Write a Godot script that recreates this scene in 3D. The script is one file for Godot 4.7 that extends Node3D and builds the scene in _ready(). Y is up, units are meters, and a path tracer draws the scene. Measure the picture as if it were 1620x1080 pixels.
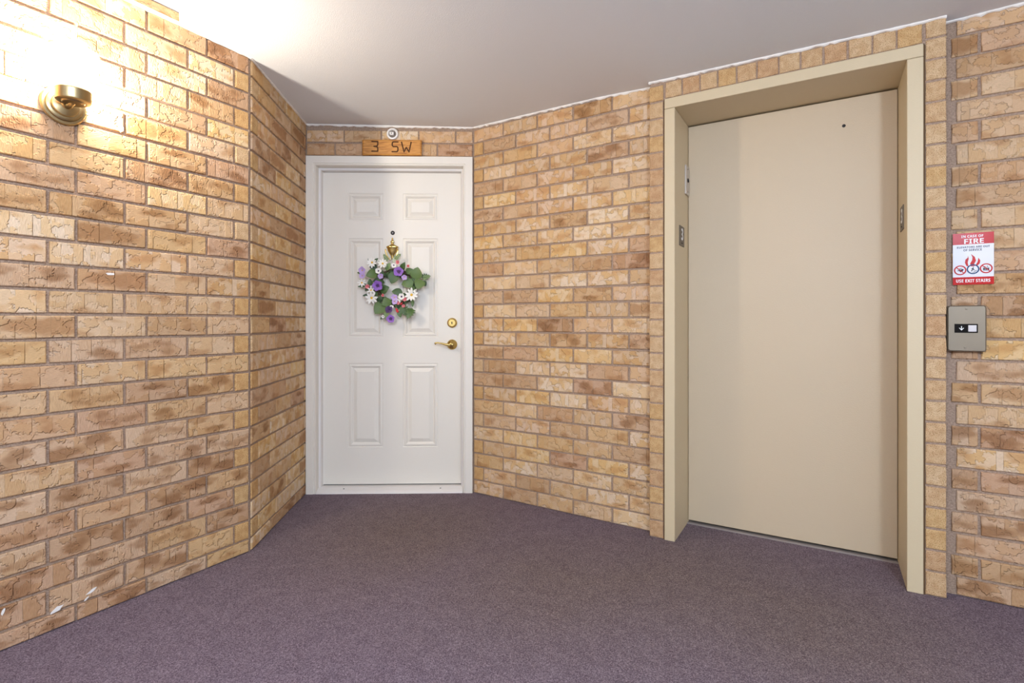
extends Node3D
# An apartment lobby: brick walls, a white panelled door with a wreath, a cream elevator door.

const FOC := 828.0            # focal length in pixels of the 1620 x 1080 picture
const HOR := 508.0            # the row of the horizon
const EYE := 1.10             # eye height
const FILL := Color(0.84, 0.905, 1.0)       # the cool white of the unseen globe lamps that light the lobby
const E2 := Vector3(0.8591, 0, 0.5118)     # along the elevator wall, to the right
const E1 := Vector3(0.5118, 0, -0.8591)    # along the left wall, away from the eye

var rng := RandomNumberGenerator.new()
var M := {}
var brick_mats := []
var brick_cache := {}
var names := {}

# ---------------------------------------------------------------- set-up

func _ready() -> void:
	var cam := Camera3D.new()
	cam.name = "camera"
	cam.position = Vector3(0, EYE, 0)
	cam.keep_aspect = Camera3D.KEEP_HEIGHT
	cam.set_frustum(0.05 * 1080.0 / FOC, Vector2(0, -0.05 * (540.0 - HOR) / FOC), 0.05, 60.0)
	add_child(cam)
	cam.current = true

	var env := Environment.new()
	env.background_mode = Environment.BG_COLOR
	env.background_color = Color.BLACK
	env.tonemap_mode = Environment.TONE_MAPPER_LINEAR
	env.tonemap_exposure = 1.0
	env.sdfgi_enabled = true
	env.ssao_enabled = true
	env.ssil_enabled = true
	var we := WorldEnvironment.new()
	we.name = "environment"
	we.environment = env
	add_child(we)

	rng.seed = 7
	make_materials()
	unseen_globe_lamp(Vector2(-0.4, -0.8), "unseen opal globe light nearer the left brick wall, placed to light the lobby", 1.95)
	unseen_globe_lamp(Vector2(1.0, -0.5), "unseen opal globe light nearer the plain side wall, placed to light the lobby", 3.9)
	build_shell()
	build_brick_walls()
	build_elevator()
	build_door()
	build_sconce()
	build_sign()
	build_fixture()
	build_fire_sign()
	build_call_panel()
	build_wreath()

# ---------------------------------------------------------------- small helpers

func c8(r: int, g: int, b: int) -> Color:
	return Color8(r, g, b)

func numbered(called: String, where: Node) -> String:
	var key := str(where.get_instance_id()) + called
	var n: int = names.get(key, 0)
	names[key] = n + 1
	return called if n == 0 else "%s_%03d" % [called, n]

func root(called: String, label: String, category: String, at := Transform3D(), kind := "", group := "") -> Node3D:
	var o := Node3D.new()
	o.name = numbered(called, self)
	o.transform = at
	add_child(o, true)
	tag(o, label, category, kind, group)
	return o

func tag(o: Node, label: String, category: String, kind := "", group := "") -> void:
	o.set_meta("label", label)
	o.set_meta("category", category)
	if kind: o.set_meta("kind", kind)
	if group: o.set_meta("group", group)

func part(called: String, m: Mesh, mat: Material, parent: Node, at := Transform3D()) -> MeshInstance3D:
	var o := MeshInstance3D.new()
	o.name = numbered(called, parent)
	o.mesh = m
	o.material_override = mat
	o.transform = at
	o.cast_shadow = GeometryInstance3D.SHADOW_CASTING_SETTING_ON
	parent.add_child(o, true)
	return o

func at(x: float, y: float, z: float) -> Transform3D:
	return Transform3D(Basis(), Vector3(x, y, z))

func floor_point(px: float, py: float) -> Vector3:   # where the ray through a pixel meets the floor
	var d := FOC * EYE / (py - HOR)
	return Vector3((px - 810.0) / FOC * d, 0, -d)

func along(px: float, p: Vector3, dir: Vector3) -> float:   # distance along a plan line at which pixel column px sees it
	var k := (px - 810.0) / FOC
	return (-k * p.z - p.x) / (dir.x + k * dir.z)

func frame_at(p: Vector3, dir: Vector3) -> Transform3D:   # x along the wall, y up, z out of the wall into the room
	return Transform3D(Basis(dir, Vector3.UP, dir.cross(Vector3.UP)), p)

func height_at(f: Transform3D, s: float, py: float, z := 0.0) -> float:
	var w := f * Vector3(s, 0, z)
	return EYE + (HOR - py) * -w.z / FOC

func ceil_y(p: Vector3) -> float:
	var u := p.dot(E2)      # the plaster sags a little over the elevator
	var v := p.dot(E1)
	var sag := smoothstep(-1.15, -0.65, u) * (1.0 - smoothstep(0.30, 0.75, u)) * smoothstep(1.7, 2.64, v)
	return 2.341 - 0.012 * p.x - 0.014 * sag

# ---------------------------------------------------------------- mesh helpers

func begin(group := -1) -> SurfaceTool:
	var st := SurfaceTool.new()
	st.begin(Mesh.PRIMITIVE_TRIANGLES)
	st.set_smooth_group(group)
	return st

func done(st: SurfaceTool) -> ArrayMesh:
	st.generate_normals()
	return st.commit()

func tri(st: SurfaceTool, a: Vector3, b: Vector3, c: Vector3, out: Vector3, ua := Vector2(), ub := Vector2(), uc := Vector2()) -> void:
	if (b - a).cross(c - a).dot(out) > 0.0:
		var t := b; b = c; c = t
		var u := ub; ub = uc; uc = u
	st.set_uv(ua); st.add_vertex(a)
	st.set_uv(ub); st.add_vertex(b)
	st.set_uv(uc); st.add_vertex(c)

func quad(st: SurfaceTool, a: Vector3, b: Vector3, c: Vector3, d: Vector3, out: Vector3, ua := Vector2(), ub := Vector2(), uc := Vector2(), ud := Vector2()) -> void:
	tri(st, a, b, c, out, ua, ub, uc)
	tri(st, a, c, d, out, ua, uc, ud)

func box_into(st: SurfaceTool, lo: Vector3, hi: Vector3, bevel := 0.0) -> void:
	var c := (lo + hi) / 2.0
	var h := (hi - lo) / 2.0
	var b := minf(bevel, minf(h.x, minf(h.y, h.z)) * 0.9)
	var axes := [Vector3.RIGHT, Vector3.UP, Vector3.BACK]
	for i in 3:
		for s in [-1.0, 1.0]:
			var n: Vector3 = axes[i] * s
			var u: Vector3 = axes[(i + 1) % 3]
			var v: Vector3 = axes[(i + 2) % 3]
			var o := c + n * h.dot(n.abs())
			var du: Vector3 = u * (h.dot(u) - b)
			var dv: Vector3 = v * (h.dot(v) - b)
			var q := [o - du - dv, o + du - dv, o + du + dv, o - du + dv]
			var t := []
			for p in q:
				var l: Vector3 = p - lo
				t.append(Vector2(l.dot(u), l.dot(v)))
			quad(st, q[0], q[1], q[2], q[3], n, t[0], t[1], t[2], t[3])
	if b <= 0.0: return
	for i in 3:
		var u: Vector3 = axes[(i + 1) % 3]
		var v: Vector3 = axes[(i + 2) % 3]
		var w: Vector3 = axes[i]
		for su in [-1.0, 1.0]:
			for sv in [-1.0, 1.0]:
				var pu: Vector3 = c + u * su * h.dot(u) + v * sv * (h.dot(v) - b)
				var pv: Vector3 = c + u * su * (h.dot(u) - b) + v * sv * h.dot(v)
				var dw: Vector3 = w * (h.dot(w) - b)
				quad(st, pu - dw, pu + dw, pv + dw, pv - dw, u * su + v * sv)
	for sx in [-1.0, 1.0]:
		for sy in [-1.0, 1.0]:
			for sz in [-1.0, 1.0]:
				var s := Vector3(sx, sy, sz)
				var k := c + s * h
				tri(st, k - Vector3(0, sy, sz) * b, k - Vector3(sx, 0, sz) * b, k - Vector3(sx, sy, 0) * b, s)

func box(lo: Vector3, hi: Vector3, bevel := 0.0) -> ArrayMesh:
	var st := begin()
	box_into(st, lo, hi, bevel)
	return done(st)

func prism(pts: PackedVector2Array, depth: float, bevel := 0.0) -> ArrayMesh:   # an outline in x, y with thickness in z from 0 to depth
	var st := begin()
	prism_into(st, pts, 0.0, depth)
	return done(st)

func prism_into(st: SurfaceTool, pts: PackedVector2Array, z0: float, z1: float) -> void:
	var idx := Geometry2D.triangulate_polygon(pts)
	for i in range(0, idx.size(), 3):
		var a := pts[idx[i]]
		var b := pts[idx[i + 1]]
		var c := pts[idx[i + 2]]
		tri(st, Vector3(a.x, a.y, z1), Vector3(b.x, b.y, z1), Vector3(c.x, c.y, z1), Vector3.BACK, a, b, c)
		tri(st, Vector3(a.x, a.y, z0), Vector3(b.x, b.y, z0), Vector3(c.x, c.y, z0), Vector3.FORWARD, a, b, c)
	var cw := Geometry2D.is_polygon_clockwise(pts)
	for i in pts.size():
		var a := pts[i]
		var b := pts[(i + 1) % pts.size()]
		var e := b - a
		var n := Vector3(e.y, -e.x, 0) * (-1.0 if cw else 1.0)
		quad(st, Vector3(a.x, a.y, z0), Vector3(b.x, b.y, z0), Vector3(b.x, b.y, z1), Vector3(a.x, a.y, z1), n)

func ring_points(r: float, n: int, c := Vector2()) -> PackedVector2Array:
	var o := PackedVector2Array()
	for i in n:
		o.append(c + Vector2.from_angle(TAU * i / n) * r)
	return o

func rounded(w: float, h: float, r: float, n := 5) -> PackedVector2Array:   # centred rounded rectangle
	var o := PackedVector2Array()
	var cs := [Vector2(w / 2 - r, h / 2 - r), Vector2(-w / 2 + r, h / 2 - r), Vector2(-w / 2 + r, -h / 2 + r), Vector2(w / 2 - r, -h / 2 + r)]
	for k in 4:
		for i in n + 1:
			o.append(cs[k] + Vector2.from_angle(PI / 2 * (k + float(i) / n)) * r)
	return o

func annulus(r0: float, r1: float, depth: float, n := 32) -> ArrayMesh:
	var st := begin()
	for i in n:
		var a := Vector2.from_angle(TAU * i / n)
		var b := Vector2.from_angle(TAU * (i + 1) / n)
		var f := func(d: Vector2, r: float, z: float) -> Vector3: return Vector3(d.x * r, d.y * r, z)
		quad(st, f.call(a, r0, depth), f.call(b, r0, depth), f.call(b, r1, depth), f.call(a, r1, depth), Vector3.BACK)
		quad(st, f.call(a, r1, 0), f.call(b, r1, 0), f.call(b, r1, depth), f.call(a, r1, depth), Vector3(a.x, a.y, 0))
		quad(st, f.call(a, r0, 0), f.call(b, r0, 0), f.call(b, r0, depth), f.call(a, r0, depth), -Vector3(a.x, a.y, 0))
	return done(st)

func lathe(profile: Array, seg := 40) -> ArrayMesh:   # (radius, height) going up the outside, about y
	var st := begin(0)
	lathe_into(st, profile, seg)
	return done(st)

func lathe_into(st: SurfaceTool, profile: Array, seg := 40, xf := Transform3D()) -> void:
	var grp := 1
	for k in profile.size() - 1:
		var p: Vector2 = profile[k]
		var q: Vector2 = profile[k + 1]
		if k > 0:
			var prev: Vector2 = p - profile[k - 1]
			if absf(prev.angle_to(q - p)) > 0.6:
				grp += 1
		st.set_smooth_group(grp)
		for i in seg:
			var a := Vector2.from_angle(TAU * i / seg)
			var b := Vector2.from_angle(TAU * (i + 1) / seg)
			var m := Vector2.from_angle(TAU * (i + 0.5) / seg)
			var n := Vector3(m.x * (q.y - p.y), -(q.x - p.x), m.y * (q.y - p.y))
			var pa := xf * Vector3(a.x * p.x, p.y, a.y * p.x)
			var pb := xf * Vector3(b.x * p.x, p.y, b.y * p.x)
			var qa := xf * Vector3(a.x * q.x, q.y, a.y * q.x)
			var qb := xf * Vector3(b.x * q.x, q.y, b.y * q.x)
			var nn := xf.basis * n
			if p.x > 1e-6: tri(st, pa, pb, qb, nn)
			if q.x > 1e-6: tri(st, pa, qb, qa, nn)
			if p.x <= 1e-6 and q.x > 1e-6: pass

func tube_into(st: SurfaceTool, pts: Array, radii: Array, seg := 12, squash := 1.0) -> void:
	st.set_smooth_group(1)
	var rings := []
	var ref := Vector3.UP
	for k in pts.size():
		var t: Vector3 = (pts[mini(k + 1, pts.size() - 1)] - pts[maxi(k - 1, 0)]).normalized()
		if absf(t.dot(ref)) > 0.95: ref = Vector3.RIGHT
		var u := t.cross(ref).normalized()
		var v := u.cross(t).normalized()
		var ring := []
		for i in seg:
			var a := TAU * i / seg
			ring.append(pts[k] + (u * cos(a) + v * sin(a) * squash) * radii[k])
		rings.append(ring)
	for k in pts.size() - 1:
		for i in seg:
			var j := (i + 1) % seg
			var mid: Vector3 = (rings[k][i] + rings[k + 1][j]) / 2.0 - (pts[k] + pts[k + 1]) / 2.0
			quad(st, rings[k][i], rings[k][j], rings[k + 1][j], rings[k + 1][i], mid)
	for e in [0, pts.size() - 1]:
		var d: Vector3 = pts[e] - pts[1 if e == 0 else e - 1]
		for i in seg:
			tri(st, pts[e], rings[e][i], rings[e][(i + 1) % seg], d)

func tube(pts: Array, radii: Array, seg := 12, squash := 1.0) -> ArrayMesh:
	var st := begin(1)
	tube_into(st, pts, radii, seg, squash)
	return done(st)

# a moulding profile of (inset, depth) points carried round a rectangle with mitred corners
func moulding_into(st: SurfaceTool, o: Vector3, w: float, h: float, profile: Array, sides: Array) -> void:
	st.set_smooth_group(-1)
	for k in profile.size() - 1:
		var p: Vector2 = profile[k]
		var q: Vector2 = profile[k + 1]
		var nin := -(q.y - p.y)
		var nz := q.x - p.x
		var c := []
		for e in [p, q]:
			c.append([o + Vector3(e.x, e.x if "bottom" in sides else 0.0, e.y), o + Vector3(e.x, h - e.x, e.y), o + Vector3(w - e.x, h - e.x, e.y), o + Vector3(w - e.x, e.x if "bottom" in sides else 0.0, e.y)])
		if "left" in sides: quad(st, c[0][0], c[0][1], c[1][1], c[1][0], Vector3(nin, 0, nz))
		if "top" in sides: quad(st, c[0][1], c[0][2], c[1][2], c[1][1], Vector3(0, -nin, nz))
		if "right" in sides: quad(st, c[0][2], c[0][3], c[1][3], c[1][2], Vector3(-nin, 0, nz))
		if "bottom" in sides: quad(st, c[0][3], c[0][0], c[1][0], c[1][3], Vector3(0, nin, nz))

func text_mesh(s: String, size: float, bold := true, depth := 0.0006) -> TextMesh:
	var f := SystemFont.new()
	f.font_names = PackedStringArray(["Droid Sans"])
	f.font_weight = 700 if bold else 400
	var t := TextMesh.new()
	t.font = f
	t.text = s
	t.font_size = 64
	t.pixel_size = size / 64.0
	t.depth = depth
	return t

func fit_text(called: String, s: String, center: Vector3, w: float, h: float, mat: Material, parent: Node, depth := 0.0006) -> void:
	var t := text_mesh(s, 0.05, true, depth)
	var bb := t.get_aabb()
	var o := part(called, t, mat, parent)
	var sx := w / bb.size.x
	var sy := h / bb.size.y
	var mid := bb.get_center()
	o.transform = Transform3D(Basis(Vector3(sx, 0, 0), Vector3(0, sy, 0), Vector3(0, 0, 1)), center - Vector3(mid.x * sx, mid.y * sy, mid.z))

# ---------------------------------------------------------------- materials

func plain(color: Color, rough := 0.6, metal := 0.0) -> StandardMaterial3D:
	var m := StandardMaterial3D.new()
	m.albedo_color = color
	m.roughness = rough
	m.metallic = metal
	return m

func gloss(color: Color) -> StandardMaterial3D:   # laminated print
	var m := plain(color, 0.22)
	m.metallic_specular = 0.2
	return m

func speckle() -> ImageTexture:   # loop pile of mixed yarns: light and dark flecks over slow mottling
	var n := 1024
	var r := RandomNumberGenerator.new()
	r.seed = 17
	var slow := FastNoiseLite.new()
	slow.noise_type = FastNoiseLite.TYPE_SIMPLEX
	slow.frequency = 0.02
	slow.fractal_octaves = 3
	var raw := PackedByteArray()
	raw.resize(n * n * 3)
	for y in n:
		for x in n:
			var t := 0.5 + (r.randf() + r.randf() - 1.0) * 0.42 + slow.get_noise_2d(x, y) * 0.04
			if r.randf() < 0.03: t += 0.3
			t = clampf(t, 0.0, 1.0)
			var i := (y * n + x) * 3
			raw[i] = int(lerpf(58.0, 170.0, t))
			raw[i + 1] = int(lerpf(46.0, 154.0, t))
			raw[i + 2] = int(lerpf(55.0, 164.0, t))
	return ImageTexture.create_from_image(Image.create_from_data(n, n, false, Image.FORMAT_RGB8, raw))

func noise_tex(freq: float, size: int, a: Color, b: Color, type := FastNoiseLite.TYPE_SIMPLEX_SMOOTH, sd := 1, octaves := 4) -> NoiseTexture2D:
	var n := FastNoiseLite.new()
	n.noise_type = type
	n.frequency = freq
	n.seed = sd
	n.fractal_octaves = octaves
	var t := NoiseTexture2D.new()
	t.width = size
	t.height = size
	t.seamless = true
	t.seamless_blend_skirt = 0.03
	t.noise = n
	var g := Gradient.new()
	g.set_color(0, a)
	g.set_color(1, b)
	g.set_offset(0, 0.2)
	g.set_offset(1, 0.8)
	t.color_ramp = g
	return t

func tiled(m: StandardMaterial3D, scale: float) -> StandardMaterial3D:
	m.uv1_triplanar = true
	m.uv1_world_triplanar = true
	m.uv1_scale = Vector3.ONE * scale
	return m

func make_materials() -> void:
	# carpet: a fine two-tone loop pile
	var car := plain(Color.WHITE, 0.95)
	car.albedo_texture = speckle()
	car.metallic_specular = 0.2
	car.vertex_color_use_as_albedo = true
	M.carpet = tiled(car, 0.42)
	# mortar: sandy grey
	var mor := plain(Color.WHITE, 0.95)
	mor.albedo_texture = noise_tex(0.05, 512, c8(152, 128, 108), c8(186, 160, 138), FastNoiseLite.TYPE_SIMPLEX, 5, 5)
	mor.heightmap_enabled = true
	mor.heightmap_texture = noise_tex(0.12, 512, Color.BLACK, Color.WHITE, FastNoiseLite.TYPE_SIMPLEX, 8, 3)
	mor.heightmap_scale = 0.15
	M.mortar = tiled(mor, 4.0)
	# flat white ceiling paint with a faint stipple
	var cei := plain(c8(231, 232, 232), 0.9)
	cei.heightmap_enabled = true
	cei.heightmap_texture = noise_tex(0.1, 512, Color.BLACK, Color.WHITE, FastNoiseLite.TYPE_SIMPLEX, 9, 3)
	cei.heightmap_scale = 0.03
	M.ceiling = tiled(cei, 3.0)
	M.plaster = plain(c8(228, 222, 212), 0.9)
	M.white = plain(c8(232, 225, 212), 0.42)
	M.white2 = plain(c8(228, 222, 216), 0.45)
	M.caulk = plain(c8(244, 238, 228), 0.6)
	var cream := plain(c8(211, 192, 156), 0.5)
	cream.heightmap_enabled = true
	cream.heightmap_texture = noise_tex(0.08, 512, Color.BLACK, Color.WHITE, FastNoiseLite.TYPE_SIMPLEX, 12, 3)
	cream.heightmap_scale = 0.02
	M.cream = tiled(cream, 3.0)
	var cream2 := cream.duplicate()
	cream2.albedo_color = c8(207, 187, 156)
	M.cream_door = cream2
	M.black = plain(c8(18, 16, 15), 0.8)
	M.dark = plain(c8(40, 34, 30), 0.6)
	M.steel = plain(c8(132, 120, 102), 0.45, 0.55)
	M.sill = plain(c8(176, 166, 158), 0.45, 0.5)
	M.brass = plain(c8(206, 178, 110), 0.2, 1.0)
	M.antique = plain(c8(176, 156, 116), 0.32, 1.0)
	M.plaque = plain(c8(112, 100, 84), 0.5, 0.3)
	M.print = plain(c8(245, 244, 242), 0.5)
	M.red = gloss(c8(196, 40, 38))
	M.blue = gloss(c8(40, 70, 110))
	M.ink = gloss(c8(38, 40, 54))
	M.ceramic = plain(c8(238, 234, 228), 0.3)
	M.paint_chip = plain(c8(240, 234, 226), 0.7)
	make_brick_atlas()

# One atlas of brick faces: torn, plated faces in three tones of clay, and a row of smooth cut ends
const CW := 400
const CH := 136
const ROWS := 7
const COLS := 4

func make_brick_atlas() -> void:
	var w := CW * COLS
	var h := CH * ROWS
	var fb := FastNoiseLite.new()
	fb.noise_type = FastNoiseLite.TYPE_SIMPLEX
	fb.frequency = 1.0
	fb.fractal_octaves = 3
	fb.seed = 21
	var one := FastNoiseLite.new()
	one.noise_type = FastNoiseLite.TYPE_SIMPLEX
	one.frequency = 1.0
	one.fractal_type = FastNoiseLite.FRACTAL_NONE
	one.seed = 5
	var cell := FastNoiseLite.new()      # irregular plates where the clay face was torn
	cell.noise_type = FastNoiseLite.TYPE_CELLULAR
	cell.cellular_return_type = FastNoiseLite.RETURN_CELL_VALUE
	cell.cellular_distance_function = FastNoiseLite.DISTANCE_HYBRID
	cell.cellular_jitter = 1.0
	cell.frequency = 0.021
	cell.fractal_type = FastNoiseLite.FRACTAL_NONE
	cell.seed = 31
	var col := PackedByteArray()
	col.resize(w * h * 3)
	var hei := PackedFloat32Array()
	hei.resize(w * h)
	var r := RandomNumberGenerator.new()
	r.seed = 99
	# family: base, plate, blotch
	var fam := [
		[c8(230, 202, 168), c8(216, 176, 124), c8(202, 158, 112)],
		[c8(212, 178, 142), c8(196, 156, 110), c8(178, 136, 98)],
		[c8(202, 166, 134), c8(184, 144, 102), c8(154, 114, 82)],
	]
	for cy in ROWS:
		for cx in COLS:
			var smooth := cy == ROWS - 1
			var f: Array = fam[mini(cy / 2, 2)]
			var base: Color = f[0]
			var plate: Color = f[1]
			var blot: Color = f[2]
			var ox := r.randf() * 500.0
			var oy := r.randf() * 500.0
			var bounds := [0]
			var sx := 0
			while sx < CW:
				sx += r.randi_range(38, 130)
				bounds.append(mini(sx, CW))
			var off := []
			var bias := []
			var groove := []
			var hgt := []
			for i in bounds.size():
				off.append(Vector2(r.randf() * 900.0, r.randf() * 900.0))
				bias.append(r.randf_range(-0.38, 0.38))
				groove.append(r.randf() < 0.35)
				hgt.append(r.randf_range(0.0, 0.35))
			var combed := r.randf() < 0.3
			var blotch_bias := r.randf_range(-0.35, 0.3)
			var pink := r.randf_range(0.0, 1.0)
			var plate_mix := r.randf_range(0.4, 0.85) if cy < 2 else r.randf_range(0.15, 0.55)
			base = base.lerp(c8(222, 196, 178), 0.3 * pink)
			var pale := base.lerp(c8(240, 222, 206), 0.45 if cy < 2 else 0.15)
			for y in CH:
				var strip := 0
				for x in CW:
					var jx := x
					while strip < bounds.size() - 2 and jx >= bounds[strip + 1]:
						strip += 1
					var fx := float(x)
					var fy := float(y)
					var grain := one.get_noise_2d(fx * 0.33 + ox, fy * 0.5 + oy)
					var color: Color
					var ht := 0.0
					if smooth:
						var pit := one.get_noise_2d(fx * 0.12 + oy, fy * 0.12 + ox)
						var slow := fb.get_noise_2d(fx * 0.012 + ox, fy * 0.012 + oy)
						color = c8(222, 192, 156).lerp(c8(208, 174, 136), clampf(0.5 + slow, 0.0, 1.0))
						var deep := clampf((pit - 0.45) * 5.0, 0.0, 1.0)
						color = color.lerp(c8(172, 134, 92), deep * 0.8)
						color = color.lightened(clampf(grain * 0.10, 0.0, 1.0)).darkened(clampf(-grain * 0.10, 0.0, 1.0))
						ht = 0.5 + grain * 0.03 - deep * 0.22 + slow * 0.12
					else:
						var o: Vector2 = off[strip]
						var wx := one.get_noise_2d(fx * 0.035 + ox, fy * 0.05 + oy) * 7.0 + grain * 1.6
						var wy := one.get_noise_2d(fx * 0.045 + oy, fy * 0.045 + ox) * 9.0 + grain * 1.6
						var cv: float = cell.get_noise_2d((fx + wx) * 0.75 + o.x * 3.0, (fy + wy) + o.y * 3.0) * 0.5 + 0.5 + bias[strip] * 0.4
						var lev := 0.0 if cv < 0.36 else (0.5 if cv < 0.66 else 1.0)
						var lines := one.get_noise_2d(fx * 0.03 + oy, fy * 0.42 + ox)
						if combed:
							lines = one.get_noise_2d(fx * 0.30 + oy, fy * 0.02 + ox) * 1.4
						var slow := one.get_noise_2d(fx * 0.0032 + ox * 2.0, fy * 0.007 + oy) * 0.75 + one.get_noise_2d(fx * 0.012 + oy, fy * 0.02 + ox) * 0.18 + lines * 0.06
						var rim := minf(minf(fx, CW - fx), minf(fy * 1.4, (CH - fy) * 1.4)) / 60.0
						color = pale.lerp(base, clampf(lev * 2.0, 0.0, 1.0)).lerp(plate, clampf(lev * 2.0 - 1.0, 0.0, 1.0) * plate_mix)
						color = color.lerp(blot, clampf((slow + blotch_bias + minf(rim, 1.0) * 0.35 - 0.2) * 1.2, 0.0, 0.8))
						var v: float = grain * 0.10 + lines * 0.05 + cv * 0.06 - 0.03
						color = color.lightened(clampf(v, 0.0, 1.0)).darkened(clampf(-v, 0.0, 1.0))
						ht = 0.2 + lev * 0.42 + cv * 0.16 + grain * 0.09 + lines * 0.06 + hgt[strip] * 0.6
						var edge: int = mini(absi(x - bounds[strip]), absi(x - bounds[strip + 1]))
						if groove[strip] and edge < 2:
							ht -= 0.1
					var at_ := (cy * CH + y) * w + cx * CW + x
					hei[at_] = ht
					col[at_ * 3] = clampi(int(color.r * 255.0), 0, 255)
					col[at_ * 3 + 1] = clampi(int(color.g * 255.0), 0, 255)
					col[at_ * 3 + 2] = clampi(int(color.b * 255.0), 0, 255)
	var ci := ImageTexture.create_from_image(Image.create_from_data(w, h, false, Image.FORMAT_RGB8, col))
	var him := Image.create_from_data(w, h, false, Image.FORMAT_RF, hei.to_byte_array())
	him.resize(w / 2, h / 2, Image.INTERPOLATE_BILINEAR)
	var hi := ImageTexture.create_from_image(him)
	var tones := [c8(255, 252, 242), c8(250, 243, 230), c8(252, 242, 214), c8(244, 232, 219), c8(236, 225, 208), c8(253, 237, 202)]
	for t in tones:
		var m := plain(t, 0.88)
		m.albedo_texture = ci
		m.heightmap_enabled = true
		m.heightmap_texture = hi
		m.heightmap_scale = 0.7
		m.metallic_specular = 0.3
		brick_mats.append(m)

func brick_mesh(w: float, h: float, cell: int, flip: int, full: float) -> ArrayMesh:
	var key := "%d %d %d %d" % [int(round(w * 500)), int(round(h * 1000)), cell, flip]
	if brick_cache.has(key): return brick_cache[key]
	var r := RandomNumberGenerator.new()
	r.seed = hash(key)
	var cx := cell % COLS
	var cy := cell / COLS
	var uw := clampf(w / full, 0.12, 1.0) * (CW - 4.0)
	var u0 := cx * CW + 2.0 + r.randf() * (CW - 4.0 - uw)
	var v0 := cy * CH + 2.0
	var uv := func(p: Vector2) -> Vector2:
		var tx := clampf(p.x / w, 0.0, 1.0)
		var ty := clampf(1.0 - p.y / h, 0.0, 1.0)
		if flip & 1: tx = 1.0 - tx
		if flip & 2: ty = 1.0 - ty
		return Vector2((u0 + tx * uw) / (CW * COLS), (v0 + ty * (CH - 4.0)) / (CH * ROWS))
	var st := begin()
	var outline := []
	var nx := 3 if w > 0.12 else 2
	for i in nx: outline.append(Vector2(w * i / nx, 0))
	outline.append(Vector2(w, 0)); outline.append(Vector2(w, h * 0.5))
	for i in nx: outline.append(Vector2(w - w * i / nx, h))
	outline.append(Vector2(0, h)); outline.append(Vector2(0, h * 0.5))
	var jit := []
	var front := []
	var b := 0.0028
	for p in outline:
		var q: Vector2 = p + Vector2(r.randf_range(-1, 1), r.randf_range(-1, 1)) * 0.0012
		jit.append(q)
		var inner := Vector2(clampf(q.x, b, w - b), clampf(q.y, b, h - b)) + Vector2(r.randf_range(-1, 1), r.randf_range(-1, 1)) * 0.0008
		front.append(inner)
	var c := Vector2(w / 2, h / 2)
	for i in outline.size():
		var j := (i + 1) % outline.size()
		var fa: Vector2 = front[i]
		var fb: Vector2 = front[j]
		var ja: Vector2 = jit[i]
		var jb: Vector2 = jit[j]
		tri(st, Vector3(c.x, c.y, 0), Vector3(fa.x, fa.y, 0), Vector3(fb.x, fb.y, 0), Vector3.BACK, uv.call(c), uv.call(fa), uv.call(fb))
		var m := (ja + jb) / 2.0 - c
		if m.length() < 1e-5: continue
		quad(st, Vector3(fa.x, fa.y, 0), Vector3(fb.x, fb.y, 0), Vector3(jb.x, jb.y, -0.0022), Vector3(ja.x, ja.y, -0.0022), Vector3(m.x / w, m.y / h, 1), uv.call(fa), uv.call(fb), uv.call(jb), uv.call(ja))
		quad(st, Vector3(ja.x, ja.y, -0.0022), Vector3(jb.x, jb.y, -0.0022), Vector3(jb.x, jb.y, -0.022), Vector3(ja.x, ja.y, -0.022), Vector3(m.x, m.y, 0), uv.call(ja), uv.call(jb), uv.call(jb), uv.call(ja))
	var me := done(st)
	brick_cache[key] = me
	return me

func lay_brick(wall: Node3D, x0: float, x1: float, y0: float, y1: float, cell: int, tone: int) -> void:
	if x1 - x0 < 0.012 or y1 - y0 < 0.012: return
	var w := snappedf(x1 - x0, 0.002)
	var m := brick_mesh(w, snappedf(y1 - y0, 0.001), cell, rng.randi() % 4, 0.228)
	var o := part("brick", m, brick_mats[tone], wall)
	o.position = Vector3(x0, y0, rng.randf_range(-0.0014, 0.0010))
	o.rotation = Vector3(rng.randf_range(-0.006, 0.006), rng.randf_range(-0.004, 0.004), rng.randf_range(-0.0025, 0.0025))

func pick(weights: Array) -> int:   # a cell of the atlas out of the three tones of clay
	var t := rng.randf()
	var fam := 0
	while fam < 2 and t > weights[fam]:
		t -= weights[fam]
		fam += 1
	return fam * 8 + rng.randi() % 8

func pitted() -> int:
	return 24 + rng.randi() % 4

# ---------------------------------------------------------------- the setting

func uv_point(u: float, v: float, y := 0.0) -> Vector3:
	var p := E2 * u + E1 * v
	return Vector3(p.x, y, p.z)

var U0: float
var V1: float
const U9 := 2.7
const V9 := -2.3

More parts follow.
